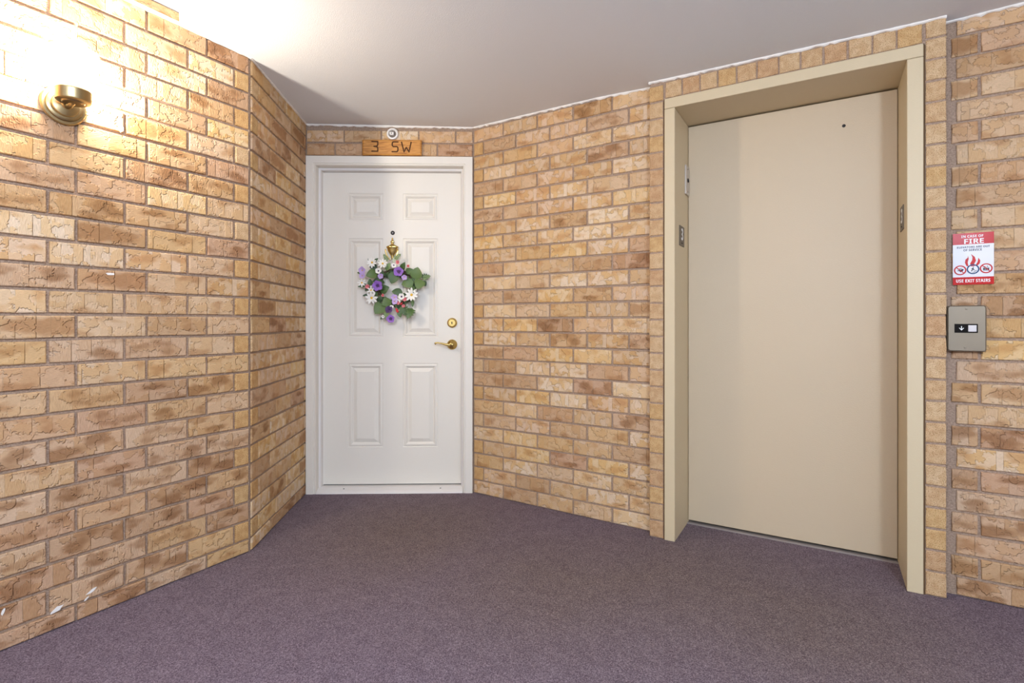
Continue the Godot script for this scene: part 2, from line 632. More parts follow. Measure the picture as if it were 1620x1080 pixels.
func build_shell() -> void:
	var b := floor_point(397, 872)
	U0 = b.dot(E2)
	V1 = floor_point(1508.6, 940.5).dot(E1)
	# carpet, as a grid so that wear can tint it
	var st := begin()
	var n := 24
	var wear := func(p: Vector3) -> Color:
		var w := 0.0
		for s in [[Vector3(0.75, 0, -2.2), 0.55], [Vector3(-0.55, 0, -2.7), 0.6], [Vector3(1.1, 0, -1.9), 0.5], [Vector3(0.2, 0, -2.2), 0.5]]:
			w = maxf(w, exp(-pow(p.distance_to(s[0]) / s[1], 2.0)))
		return c8(255, 255, 255).lerp(c8(252, 250, 222), w).srgb_to_linear()
	for i in n:
		for j in n:
			var q := []
			for k in [[0, 0], [1, 0], [1, 1], [0, 1]]:
				q.append(uv_point(lerpf(U0 - 1.2, U9 + 0.2, (i + k[0]) / float(n)), lerpf(V9 - 0.2, V1 + 1.2, (j + k[1]) / float(n))))
			for t in [[0, 1, 2], [0, 2, 3]]:
				var vs := [q[t[0]], q[t[1]], q[t[2]]]
				if (vs[1] - vs[0]).cross(vs[2] - vs[0]).y > 0.0: vs.reverse()
				for v in vs:
					st.set_color(wear.call(v))
					st.add_vertex(v)
	var fl := part("floor", done(st), M.carpet, self)
	tag(fl, "mottled purple grey carpet covering the whole lobby floor", "floor", "structure")
	var slab := begin()
	prism_uv(slab, U0 - 1.2, U9 + 0.2, V9 - 0.2, V1 + 1.2, -0.12, -0.004, false)
	part("subfloor", done(slab), M.plaster, fl)

	var ce := root("ceiling", "smooth off-white painted ceiling with a shallow step near the wall lamp", "ceiling", Transform3D(), "structure")
	var lo := begin(4)
	var us := []
	for i in 91: us.append(lerpf(U0 - 1.2, U9 + 0.2, i / 90.0))
	us.sort()
	var nu := us.size() - 1
	var nv := 60
	for i in nu:
		for j in nv:
			var q := []
			for k in [[0, 0], [1, 0], [1, 1], [0, 1]]:
				var p := uv_point(us[i + k[0]], lerpf(1.186, V1 + 1.2, (j + k[1]) / float(nv)))
				q.append(Vector3(p.x, ceil_y(p), p.z))
			quad(lo, q[0], q[1], q[2], q[3], Vector3.DOWN)
	lo.set_smooth_group(-1)
	prism_uv(lo, U0 - 1.2, U9 + 0.2, 1.186, V1 + 1.2, 0.0, 2.62, true)
	part("ceiling_panel", done(lo), M.ceiling, ce)
	var up := begin()
	prism_uv(up, U0 - 0.3, U9 + 0.2, V9 - 0.2, 1.19, 2.412, 2.62, false)
	part("ceiling_panel", done(up), M.ceiling, ce)

	# unseen walls close the lobby, painted pale to bounce light onto the return wall
	var wb := root("wall_unseen_back", "plain pale wall, unseen behind the viewer, bouncing light into the lobby", "wall", frame_at(uv_point(U9, V9), -E2), "structure")
	part("wall_panel", box(Vector3(-0.1, 0, -0.12), Vector3(U9 - U0 + 0.1, 2.55, 0)), M.plaster, wb)
	var ws := root("wall_unseen_side", "plain pale side wall, unseen to the right of the viewer, bouncing light into the lobby", "wall", frame_at(uv_point(U9, V1 + 0.1), -E1), "structure")
	part("wall_panel", box(Vector3(0, 0, -0.12), Vector3(V1 - V9 + 0.1, 2.55, 0)), M.plaster, ws)

func prism_uv(st: SurfaceTool, u0: float, u1: float, v0: float, v1: float, y0: float, y1: float, tilted: bool) -> void:
	var lowc := []
	var topc := []
	for k in [[u0, v0], [u1, v0], [u1, v1], [u0, v1]]:
		var p := uv_point(k[0], k[1])
		lowc.append(Vector3(p.x, ceil_y(p) if tilted else y0, p.z))
		topc.append(Vector3(p.x, y1, p.z))
	if not tilted: quad(st, lowc[0], lowc[1], lowc[2], lowc[3], Vector3.DOWN)
	quad(st, topc[0], topc[1], topc[2], topc[3], Vector3.UP)
	var mid: Vector3 = (lowc[0] + lowc[2]) / 2.0
	for i in 4:
		var j := (i + 1) % 4
		quad(st, lowc[i], lowc[j], topc[j], topc[i], (lowc[i] + lowc[j]) / 2.0 - mid)

func rows(wall: Node3D, f: Transform3D, course: float, phase: float, even: Array, odd: Array, weights_at: Callable, from_row := -1, to_row := 27, smooth_first := [], floor_y := 0.004) -> void:
	var g := 0.0055
	for i in range(from_row, to_row):
		var joints: Array = even if posmod(i, 2) == 0 else odd
		for k in joints.size() - 1:
			var x0: float = joints[k] + g
			var x1: float = joints[k + 1] - g
			var mid := f * Vector3((x0 + x1) / 2, 0, 0)
			var y0 := maxf(phase + course * i + g, floor_y)
			var y1 := minf(phase + course * (i + 1) - g, (ceil_y(mid) if mid.dot(E1) > 1.186 else 2.412) - 0.005)
			var pit: bool = posmod(i, 2) == 0 and (k in smooth_first or (-1 in smooth_first and k == joints.size() - 2))
			var cell: int = pitted() if pit else pick(weights_at.call((x0 + x1) / 2, (y0 + y1) / 2))
			var tone := rng.randi() % 5
			if pit: tone = [0, 2, 5, 5][rng.randi() % 4]
			lay_brick(wall, x0, x1, y0, y1, cell, tone)

func from_end(length: float, list: Array, step: float, last: float) -> Array:   # joints measured back from the far end of a wall
	var o := [length - 0.006]
	for t in list: o.append(length - t)
	while o[o.size() - 1] > length - last: o.append(o[o.size() - 1] - step)
	o.reverse()
	return o

func onward(list: Array, step: float, length: float) -> Array:
	var o := list.duplicate()
	while o[o.size() - 1] + step < length - 0.02: o.append(o[o.size() - 1] + step)
	o.append(length)
	return o

var F := {}

func build_brick_walls() -> void:
	var b := floor_point(397, 872)
	var c := floor_point(484.3, 780.8)
	var d := floor_point(748.5, 778.8)
	var e := floor_point(1027.3, 840.6)
	var gp := floor_point(1508.6, 940.5)
	var cp := floor_point(1050.8, 853.0)
	# --- left wall, from behind the viewer to the corner
	var len_l := 4.6
	F.left = frame_at(b - E1 * len_l, E1)
	var wl := root("wall_left", "long tan brick wall with the brass wall lamp on it", "wall", F.left, "structure")
	part("mortar", box(Vector3(0, 0, -0.14), Vector3(len_l - 0.002, 2.50, -0.0105)), M.mortar, wl)
	rows(wl, F.left, 0.08845, 0.063, from_end(len_l, [0.081, 0.288, 0.525], 0.2366, 1.9), from_end(len_l, [0.207, 0.447, 0.680], 0.2366, 1.9),
		func(_x, y): return [0.0, 0.14] if y < 0.62 else ([0.06, 0.38] if y < 1.0 else [0.2, 0.5]), -1, 27, [-1])  # low courses browner, and darkened further in place of dimmer light there
	# white paint splashes left on the bricks
	for q in [[145.0, 934.0, 0.022, 0.5], [137.0, 946.0, 0.012, 0.6], [90.0, 963.0, 0.026, 0.4], [5.0, 967.0, 0.014, 1.2], [174.0, 433.0, 0.017, 0.0], [192.0, 203.0, 0.020, 1.5]]:
		var s := along(q[0], F.left.origin, E1)
		var pts := PackedVector2Array()
		for i in 9:
			pts.append((Vector2.from_angle(TAU * i / 9.0) * Vector2(1.0, 0.35) * q[2] * rng.randf_range(0.6, 1.0)).rotated(q[3]))
		part("paint_splash", prism(pts, 0.0012), M.paint_chip, wl, at(s, height_at(F.left, s, q[1]), 0.0012))
	# --- return wall, from the corner to the door
	var dir := (c - b).normalized()
	var len_r := b.distance_to(c)
	F.corner = frame_at(b, dir)
	var wc := root("wall_corner", "narrow shaded tan brick wall between the lamp wall and the white door", "wall", F.corner, "structure")
	part("mortar", box(Vector3(0.0, 0, -0.12), Vector3(len_r + 0.02, 2.42, -0.0075)), M.mortar, wc)
	rows(wc, F.corner, 0.0885, 0.063, onward([0.007, 0.092, 0.324, 0.568], 0.237, len_r), onward([0.007, 0.244, 0.481], 0.237, len_r),
		func(_x, _y): return [0.52, 0.36], -1, 27, [0])
	# --- the wall the door is in: only two courses show over the door
	dir = (d - c).normalized()
	var len_d := c.distance_to(d)
	F.door = frame_at(c, dir)
	var wd := root("wall_door", "two courses of tan brick above the white door", "wall", F.door, "structure")
	part("mortar", box(Vector3(-0.02, 2.158, -0.12), Vector3(len_d + 0.02, 2.42, -0.0065)), M.mortar, wd)
	var up := [0.0]
	var low := [0.0]
	for px in [544.0, 603.3, 662.3, 721.0]: up.append(along(px, c, dir))
	for px in [530.0, 574.0, 633.0, 692.0]: low.append(along(px, c, dir))
	up.append(len_d); low.append(len_d)
	for k in up.size() - 1:
		lay_brick(wd, up[k] + 0.005, up[k + 1] - 0.005, 2.246, 2.318, pick([0.3, 0.5]), rng.randi() % 5)
	for k in low.size() - 1:
		lay_brick(wd, low[k] + 0.005, low[k + 1] - 0.005, 2.160, 2.234, pick([0.1, 0.5]), rng.randi() % 5)
	# --- right wall, from the door to the elevator surround
	dir = (e - d).normalized()
	var len_e := d.distance_to(e) + 0.05
	F.right = frame_at(d, dir)
	var wr := root("wall_right", "tan brick wall between the white door and the elevator", "wall", F.right, "structure")
	part("mortar", box(Vector3(-0.01, 0, -0.12), Vector3(len_e, 2.42, -0.0075)), M.mortar, wr)
	var ev := [0.002]
	var od := [0.002]
	for px in [764.6, 815.8, 869.6, 928.7, 994.8]: ev.append(along(px, d, dir))
	for px in [795.7, 849.5, 906.5, 968.3]: od.append(along(px, d, dir))
	ev.append(len_e); od.append(len_e)
	rows(wr, F.right, 0.0863, 0.084, ev, od, func(x, _y): return [0.68, 0.28] if x < 0.55 else [0.74, 0.14], -1, 27, [0])
	# --- elevator surround of brick ends, standing proud of the wall
	F.lift = frame_at(cp + E2 * along(1027.3, cp, E2), E2)
	var we := root("wall_elevator", "border of square brick ends around the elevator frame", "wall", F.lift, "structure")
	var o: Vector3 = F.lift.origin
	var s0 := along(1050.8, o, E2)
	var s1 := along(1461.2, o, E2)
	var s2 := along(1497.6, o, E2)
	var top: float = 2.218
	var tc := ceil_y(F.lift * Vector3(0.8, 0, 0))
	part("mortar", box(Vector3(0.003, 0, -0.12), Vector3(s0 - 0.003, tc + 0.03, -0.005)), M.mortar, we)
	part("mortar", box(Vector3(s1 + 0.003, 0, -0.12), Vector3(s2 - 0.003, tc + 0.03, -0.005)), M.mortar, we)
	part("mortar", box(Vector3(s0 - 0.003, top + 0.003, -0.12), Vector3(s1 + 0.003, tc + 0.03, -0.005)), M.mortar, we)
	for i in range(-1, 27):
		for s in [[0.0, s0, 0.0877, 0.0850], [s1, s2, 0.099, 0.0854]]:
			var y0: float = 0.004 if i < 0 else s[2] + s[3] * i + 0.0045
			var y1 := minf(s[2] + s[3] * (i + 1) - 0.0045, tc - 0.006)
			var left: bool = s[0] == 0.0
			lay_brick(we, s[0] + (0.001 if left else 0.007), s[1] - (0.006 if left else 0.001), y0, y1, pitted(), [0, 0, 2, 1, 3][rng.randi() % 5])
	var tops := [1051.9, 1079.2, 1107.6, 1135.6, 1165.5, 1197.5, 1232.0, 1266.7, 1303.0, 1341.4, 1380.3, 1419.0, 1460.4]
	for k in tops.size() - 1:
		lay_brick(we, along(tops[k], o, E2) + 0.0035, along(tops[k + 1], o, E2) - 0.0035, top + 0.006, tc - 0.009, pitted(), [0, 0, 2, 1, 3][rng.randi() % 5])
	# --- wall on the far right, with the call panel
	F.far = frame_at(gp + E2 * along(1498.0, gp, E2), E2)
	var len_f := 3.1
	var wf := root("wall_far_right", "rough tan brick wall to the right of the elevator", "wall", F.far, "structure")
	part("mortar", box(Vector3(-0.03, 0, -0.14), Vector3(len_f, 2.50, -0.0085)), M.mortar, wf)
	var q: Vector3 = F.far.origin
	var fe := [along(1503.0, q, E2), along(1550.0, q, E2)]
	var fo := [along(1511.0, q, E2)]
	rows(wf, F.far, 0.0867, 0.077, onward(fe, 0.2366, 1.35), onward(fo, 0.2366, 1.35),
		func(_x, y): return [0.10, 0.60] if y > 1.6 else [0.10, 0.40], -1, 27)
	# --- white caulking where brick meets ceiling
	var tr := root("trim_1", "ragged white caulk line where brick meets the ceiling", "trim", Transform3D(), "structure")
	for s in [[F.left, len_l - 1.28, len_l, 0.004], [F.corner, 0.0, len_r, 0.006], [F.door, 0.0, len_d, 0.012], [F.right, 0.0, len_e - 0.03, 0.013], [F.far, -0.02, 1.5, 0.013]]:
		part("caulk", caulk_mesh(s[0], s[1], s[2], s[3]), M.caulk, tr, s[0])
	part("caulk", caulk_mesh(F.lift, -0.002, s2, 0.012), M.caulk, tr, F.lift)
func caulk_mesh(f: Transform3D, x0: float, x1: float, h: float, drop := 0.0) -> ArrayMesh:
	var st := begin()
	var n := int((x1 - x0) / 0.018) + 1
	var prev := []
	for i in n + 1:
		var x := lerpf(x0, x1, float(i) / n)
		var y := ceil_y(f * Vector3(x, 0, 0)) + drop
		var hh := h * rng.randf_range(0.45, 1.1)
		var zz := 0.006 + rng.randf() * 0.003
		var ring := [Vector3(x, y + 0.01, -0.006), Vector3(x, y + 0.01, zz), Vector3(x, y - hh * 0.6, zz), Vector3(x, y - hh, zz - 0.005), Vector3(x, y - hh, -0.006)]
		if i > 0:
			for k in ring.size():
				var j := (k + 1) % ring.size()
				quad(st, prev[k], ring[k], ring[j], prev[j], (prev[k] + prev[j]) / 2.0 - Vector3(prev[k].x, y - hh * 0.3, 0.0))
		prev = ring
	return done(st)

# ---------------------------------------------------------------- lamps

func unseen_globe_lamp(uv: Vector2, label: String, energy: float) -> void:  # unseen lamp behind the viewer, placed to give the lobby its general light
	var t := root("unseen_ceiling_light", label, "unseen ceiling light", at(0, 0, 0).translated(uv_point(uv.x, uv.y, 2.412)))
	part("canopy", lathe([Vector2(0.0, -0.06), Vector2(0.03, -0.06), Vector2(0.05, -0.03), Vector2(0.075, -0.012), Vector2(0.08, 0.0)], 32), M.antique, t)
	part("stem", lathe([Vector2(0.012, -0.36), Vector2(0.012, -0.05)], 20), M.antique, t)
	var glow := plain(c8(250, 248, 244), 0.4)
	glow.emission_enabled = true
	glow.emission = FILL
	glow.emission_energy_multiplier = 3.0
	var pr := []
	for i in 17:
		var a := lerpf(-PI / 2, PI / 2 - 0.18, i / 16.0)
		pr.append(Vector2(cos(a) * 0.15, -0.50 + sin(a) * 0.15))
	part("globe", lathe(pr, 36), glow, t)
	var l := OmniLight3D.new()
	l.name = "bulb"
	l.position = Vector3(0, -0.50, 0)
	l.light_color = FILL
	l.light_energy = energy
	l.light_size = 0.14
	l.omni_range = 14.0
	l.omni_attenuation = 2.0
	l.shadow_enabled = true
	t.add_child(l)

func build_sconce() -> void:
	var f: Transform3D = F.left
	var s := along(100.0, f.origin, E1)
	var y := height_at(f, s, 168.0)
	var t := root("wall_sconce", "brass wall lamp with a glowing frosted shade on the left brick wall", "wall lamp", f * at(s, y, 0))
	var face := Transform3D(Basis(Vector3.RIGHT, PI / 2), Vector3.ZERO)   # lathe axis out of the wall
	part("backplate", lathe([Vector2(0, -0.004), Vector2(0.066, -0.004), Vector2(0.068, 0.004), Vector2(0.064, 0.010), Vector2(0.056, 0.011), Vector2(0.054, 0.017), Vector2(0.047, 0.021), Vector2(0.042, 0.021), Vector2(0.039, 0.027), Vector2(0.028, 0.031), Vector2(0.018, 0.033), Vector2(0.014, 0.040), Vector2(0, 0.041)], 48), M.antique, t, face)
	part("arm", tube([Vector3(0, -0.004, 0.03), Vector3(0, -0.008, 0.055), Vector3(0, -0.004, 0.075), Vector3(0, 0.006, 0.083), Vector3(0, 0.016, 0.085)], [0.012, 0.010, 0.010, 0.012, 0.016], 14), M.antique, t)
	part("holder", lathe([Vector2(0, -0.016), Vector2(0.030, -0.016), Vector2(0.034, -0.012), Vector2(0.044, -0.013), Vector2(0.050, -0.010), Vector2(0.052, -0.004), Vector2(0.0515, 0.022), Vector2(0.053, 0.026), Vector2(0.051, 0.030), Vector2(0.047, 0.028), Vector2(0.047, 0.0), Vector2(0, 0.0)], 44), M.antique, t, at(0, 0.008, 0.085))
	var glass := plain(c8(255, 250, 240), 0.5)
	glass.emission_enabled = true
	glass.emission = c8(255, 244, 226)
	glass.emission_energy_multiplier = 9.0
	part("lamp_shade", lathe([Vector2(0, 0.004), Vector2(0.040, 0.006), Vector2(0.043, 0.028), Vector2(0.058, 0.050), Vector2(0.070, 0.080), Vector2(0.071, 0.105), Vector2(0.064, 0.132), Vector2(0.066, 0.150), Vector2(0.072, 0.160), Vector2(0.069, 0.160), Vector2(0.062, 0.150), Vector2(0.060, 0.132), Vector2(0.0, 0.120)], 44), glass, t, at(0, 0.012, 0.085))
	var l := OmniLight3D.new()
	l.name = "bulb"
	l.position = Vector3(0, 0.060, 0.048)
	l.light_color = c8(255, 245, 230)
	l.light_energy = 1.42
	l.light_size = 0.045
	l.omni_range = 12.0
	l.omni_attenuation = 2.0
	l.shadow_enabled = true
	t.add_child(l)

# ---------------------------------------------------------------- elevator

func build_elevator() -> void:
	var f: Transform3D = F.lift
	var o := f.origin
	var t := root("door_2", "plain cream elevator door deep in a cream steel frame", "elevator", f, "structure")
	var a0 := along(1050.8, o, E2) + 0.002
	var a1 := along(1067.8, o, E2)
	var b0 := along(1434.6, o, E2)
	var b1 := along(1460.8, o, E2)
	var dz := 0.292
	part("jamb", box(Vector3(a0, 0, -dz - 0.04), Vector3(a1, 2.166, 0.005), 0.002), M.cream, t)
	part("jamb", box(Vector3(b0, 0, -dz - 0.04), Vector3(b1, 2.166, 0.005), 0.002), M.cream, t)
	part("header", box(Vector3(a0, 2.1675, -dz - 0.04), Vector3(b1, 2.218, 0.005), 0.002), M.cream, t)
	var p := part("door_panel", box(Vector3(a1 + 0.002, 0.015, -dz - 0.035), Vector3(b0 - 0.002, 2.160, -dz), 0.002), M.cream_door, t)
	# keyhole
	var hs := (f * Vector3(0, 0, -dz))
	var kx := along(1335.0, hs, E2)
	var ky := height_at(f, kx, 199.0, -dz)
	var ring := part("keyhole", lathe([Vector2(0.0075, 0), Vector2(0.0075, 0.002), Vector2(0.006, 0.0025), Vector2(0.005, 0.001), Vector2(0, 0.0005)], 24), M.dark, p, Transform3D(Basis(Vector3.RIGHT, PI / 2), Vector3(kx, ky, -dz)))
	ring.set_meta("label", "small dark round keyhole")
	var sill := begin()
	box_into(sill, Vector3(a1, -0.003, -dz - 0.05), Vector3(b0, 0.003, -dz + 0.020))
	box_into(sill, Vector3(a1, 0.003, -dz + 0.012), Vector3(b0, 0.006, -dz + 0.019))
	box_into(sill, Vector3(a1, 0.003, -dz + 0.000), Vector3(b0, 0.0045, -dz + 0.005))
	part("sill", done(sill), M.sill, t)
	part("dark_backing", box(Vector3(a0 - 0.05, 0, -dz - 0.12), Vector3(b1 + 0.05, 2.3, -dz - 0.06)), M.black, t)  # unseen backing, black to stand in for the darkness behind the door
	# dark sealant between frame and brick
	part("sealant", box(Vector3(b1 + 0.0005, 0, -0.02), Vector3(b1 + 0.006, 2.214, -0.001)), plain(c8(96, 70, 40), 0.8), t)
	part("sealant", box(Vector3(a0 - 0.006, 0, -0.02), Vector3(a0 - 0.0005, 2.214, -0.002)), plain(c8(96, 70, 40), 0.8), t)
	# floor plaques on both jambs
	for side in [0, 1]:
		var x := a1 if side == 0 else b0
		var turn := Basis(Vector3(0, 0, -1), Vector3.UP, Vector3(1, 0, 0)) if side == 0 else Basis(Vector3(0, 0, 1), Vector3.UP, Vector3(-1, 0, 0))
		var at_ := f * Transform3D(turn, Vector3(x, 1.543, -0.138))
		var pl := root("floor_plaque", "dark square floor number plaque on the left jamb of the elevator" if side == 0 else "dark square floor number plaque on the right jamb of the elevator", "floor plaque", at_, "", "floor plaques on the elevator jambs")
		part("plate", prism(rounded(0.104, 0.104, 0.004), 0.003), M.plaque, pl)
		fit_text("numeral", "3", Vector3(0.004, 0.010, 0.0033), 0.036, 0.062, M.print, pl, 0.001)
		var st := begin()
		for k in 3:
			prism_into(st, ring_points(0.003, 10, Vector2(-0.006 + 0.008 * k, -0.036)), 0.003, 0.0042)
		part("raised_dots", done(st), M.dark, pl)
	# key switch plate on the left jamb
	var sw := root("switch_plate", "narrow steel key switch plate high on the left elevator jamb", "switch plate", f * Transform3D(Basis(Vector3(0, 0, -1), Vector3.UP, Vector3(1, 0, 0)), Vector3(a1, 1.858, -0.248)))
	part("plate", box(Vector3(-0.037, -0.078, 0), Vector3(0.037, 0.078, 0.009), 0.002), plain(c8(205, 196, 184), 0.4, 0.4), sw)
	part("key_switch", lathe([Vector2(0.011, 0), Vector2(0.011, 0.004), Vector2(0.007, 0.005), Vector2(0.006, 0.002), Vector2(0, 0.002)], 24), M.dark, sw, Transform3D(Basis(Vector3.RIGHT, PI / 2), Vector3(0, 0, 0.009)))
	for sy in [-0.06, 0.06]:
		part("screw", lathe([Vector2(0.004, 0), Vector2(0.0035, 0.0015), Vector2(0, 0.002)], 14), M.steel, sw, Transform3D(Basis(Vector3.RIGHT, PI / 2), Vector3(0, sy, 0.009)))

# ---------------------------------------------------------------- the white door

func build_door() -> void:
	var f: Transform3D = F.door
	var t := root("door_1", "white six-panel apartment door with brass hardware and a white frame", "door", f, "structure")
	var w: float = F.door.origin.distance_to(floor_point(748.5, 778.8)) - 0.004
	var h := 2.153
	var st := begin()
	moulding_into(st, Vector3(0.001, 0, 0), w, h, [Vector2(0, -0.1), Vector2(0, 0.012), Vector2(0.003, 0.015), Vector2(0.046, 0.015), Vector2(0.048, 0.010), Vector2(0.052, 0.010), Vector2(0.056, 0.013), Vector2(0.060, 0.010), Vector2(0.062, 0.0), Vector2(0.062, -0.046)], ["left", "top", "right"])
	part("casing", done(st), M.white, t)
	st = begin()
	moulding_into(st, Vector3(0.001, 0, 0), w, h, [Vector2(0.0615, -0.046), Vector2(0.074, -0.046), Vector2(0.0765, -0.0485), Vector2(0.078, -0.052), Vector2(0.078, -0.10)], ["left", "top", "right"])
	part("door_stop", done(st), M.white2, t)
	# threshold
	st = begin()
	var prof := PackedVector2Array([Vector2(0.012, 0), Vector2(0.010, 0.006), Vector2(-0.010, 0.016), Vector2(-0.050, 0.026), Vector2(-0.12, 0.026), Vector2(-0.12, 0)])
	for i in prof.size():
		var p := prof[i]
		var q := prof[(i + 1) % prof.size()]
		quad(st, Vector3(0.064, p.y, p.x), Vector3(w - 0.062, p.y, p.x), Vector3(w - 0.062, q.y, q.x), Vector3(0.064, q.y, q.x), Vector3(0, p.x - q.x, q.y - p.y) * -1.0 if false else Vector3(0, (p.y + q.y) / 2 - 0.012, (p.x + q.x) / 2 + 0.05))
	var th := part("threshold", done(st), M.white2, t)
	var df: Transform3D = f * at(0, 0, -0.085)
	for px in [542.0, 696.0]:
		part("screw", lathe([Vector2(0.005, 0), Vector2(0.004, 0.001), Vector2(0, 0.001)], 14), M.dark, th, Transform3D(Basis(Vector3.RIGHT, PI / 3), Vector3(along(px, f.origin, f.basis.x), 0.020, -0.026)))
	# slab with six moulded panels
	var org := df.origin
	var dir := f.basis.x
	var xs := [0.079]
	for px in [551.0, 606.0, 637.5, 692.5]: xs.append(along(px, org, dir))
	xs.append(w - 0.077)
	var ys := [0.033]
	for py in [707.0, 574.5, 533.0, 377.0, 349.0, 306.0]: ys.append(height_at(df, 0.5, py))
	ys.append(h - 0.079)
	st = begin()
	for i in 5:
		for j in 7:
			if (i == 1 or i == 3) and (j == 1 or j == 3 or j == 5): continue
			quad(st, Vector3(xs[i], ys[j], 0), Vector3(xs[i + 1], ys[j], 0), Vector3(xs[i + 1], ys[j + 1], 0), Vector3(xs[i], ys[j + 1], 0), Vector3.BACK)
	box_into(st, Vector3(xs[0], ys[0], -0.045), Vector3(xs[5], ys[7], -0.016))
	for e in [[xs[0], ys[0], xs[5], ys[0], Vector3.DOWN], [xs[0], ys[0], xs[0], ys[7], Vector3.LEFT], [xs[5], ys[0], xs[5], ys[7], Vector3.RIGHT], [xs[0], ys[7], xs[5], ys[7], Vector3.UP]]:
		quad(st, Vector3(e[0], e[1], 0), Vector3(e[2], e[3], 0), Vector3(e[2], e[3], -0.016), Vector3(e[0], e[1], -0.016), e[4])
	var slab := part("slab", done(st), M.white, t, at(0, 0, -0.085))
	var prf := [Vector2(0, 0), Vector2(0.003, -0.004), Vector2(0.008, -0.0035), Vector2(0.013, 0.0), Vector2(0.018, 0.0005), Vector2(0.022, -0.003), Vector2(0.028, -0.008), Vector2(0.030, -0.0115), Vector2(0.033, -0.0115), Vector2(0.055, -0.001), Vector2(0.056, -0.0005)]
	for i in [1, 3]:
		for j in [1, 3, 5]:
			var pw: float = xs[i + 1] - xs[i]
			var ph: float = ys[j + 1] - ys[j]
			st = begin()
			moulding_into(st, Vector3.ZERO, pw, ph, prf, ["left", "top", "right", "bottom"])
			var e: Vector2 = prf[prf.size() - 1]
			quad(st, Vector3(e.x, e.x, e.y), Vector3(pw - e.x, e.x, e.y), Vector3(pw - e.x, ph - e.x, e.y), Vector3(e.x, ph - e.x, e.y), Vector3.BACK)
			part("raised_panel", done(st), M.white, slab, at(xs[i], ys[j], 0))
	part("gap_shade_strip", box(Vector3(xs[0], 0.027, -0.125), Vector3(xs[5], 0.040, -0.095)), M.dark, t)  # dark strip standing in for the shaded gap under the slab
	# hardware
	var face := Basis(Vector3.RIGHT, PI / 2)
	var hx := func(px: float) -> float: return along(px, org, dir)
	var hy := func(px: float, py: float) -> float: return height_at(df, along(px, org, dir), py)
	var zz := -0.085
	var pp := Vector3(hx.call(621.3), hy.call(621.3, 368.3), zz)
	var peep := part("peephole", lathe([Vector2(0.0135, 0), Vector2(0.0135, 0.002), Vector2(0.011, 0.004), Vector2(0.009, 0.003), Vector2(0.0085, 0.002), Vector2(0, 0.002)], 28), M.dark, t, Transform3D(face, pp))
	part("lens", lathe([Vector2(0.006, 0.002), Vector2(0.004, 0.004), Vector2(0, 0.005)], 20), plain(c8(200, 205, 215), 0.1, 0.9), peep)
	# urn-shaped knocker
	var kp := Vector3(hx.call(621.3), hy.call(621.3, 405.0), zz)
	var kn := part("door_knocker", lathe([Vector2(0, -0.020), Vector2(0.006, -0.018), Vector2(0.009, -0.008), Vector2(0.010, 0.0), Vector2(0.018, 0.012), Vector2(0.030, 0.032), Vector2(0.035, 0.050), Vector2(0.040, 0.056), Vector2(0.040, 0.060), Vector2(0.034, 0.064), Vector2(0.018, 0.071), Vector2(0.009, 0.078), Vector2(0.007, 0.085), Vector2(0.012, 0.089), Vector2(0.0125, 0.094), Vector2(0.007, 0.099), Vector2(0.004, 0.107), Vector2(0.0055, 0.111), Vector2(0.004, 0.117), Vector2(0, 0.120)], 36), M.brass, t, Transform3D(Basis(Vector3(1, 0, 0), Vector3(0, 1, 0), Vector3(0, 0, 0.45)), kp + Vector3(0, 0, 0.012)))
	var bail := []
	var br := []
	for i in 15:
		var a := lerpf(PI * 1.02, TAU - PI * 0.02, i / 14.0)
		bail.append(Vector3(cos(a) * 0.041, 0.046 + sin(a) * 0.072, 0.045))
		br.append(0.0042)
	part("bail", tube(bail, br, 10), M.brass, kn)
	# deadbolt and lever
	var dp := Vector3(hx.call(715.4), hy.call(715.4, 510.5), zz)
	var db := part("deadbolt", lathe([Vector2(0.033, 0), Vector2(0.033, 0.004), Vector2(0.030, 0.010), Vector2(0.026, 0.012), Vector2(0.024, 0.020), Vector2(0.022, 0.022), Vector2(0.0, 0.022)], 40), M.brass, t, Transform3D(face, dp))
	part("keyway", box(Vector3(-0.003, 0.0215, -0.008), Vector3(0.003, 0.0232, 0.008)), M.dark, db)
	var lp := Vector3(hx.call(715.3), hy.call(715.3, 544.8), zz)
	var lv := part("lever_handle", lathe([Vector2(0.034, 0), Vector2(0.034, 0.003), Vector2(0.031, 0.009), Vector2(0.024, 0.014), Vector2(0.016, 0.018), Vector2(0.012, 0.024), Vector2(0.012, 0.045), Vector2(0.016, 0.050), Vector2(0.016, 0.056), Vector2(0.010, 0.060), Vector2(0, 0.060)], 40), M.brass, t, Transform3D(face, lp))
	# lever arm in the lathe's axes: x along the door, y out of it, z down
	part("lever", tube([Vector3(0.004, 0.052, 0.0), Vector3(-0.016, 0.055, 0.001), Vector3(-0.040, 0.056, -0.004), Vector3(-0.065, 0.056, -0.010), Vector3(-0.088, 0.055, -0.014), Vector3(-0.100, 0.055, -0.012), Vector3(-0.107, 0.055, -0.006)], [0.009, 0.0095, 0.007, 0.0055, 0.005, 0.0065, 0.0075], 14), M.brass, lv)
	part("keyway", box(Vector3(-0.0025, 0.0595, -0.007), Vector3(0.0025, 0.0612, 0.007)), M.dark, lv)

# ---------------------------------------------------------------- things over the door

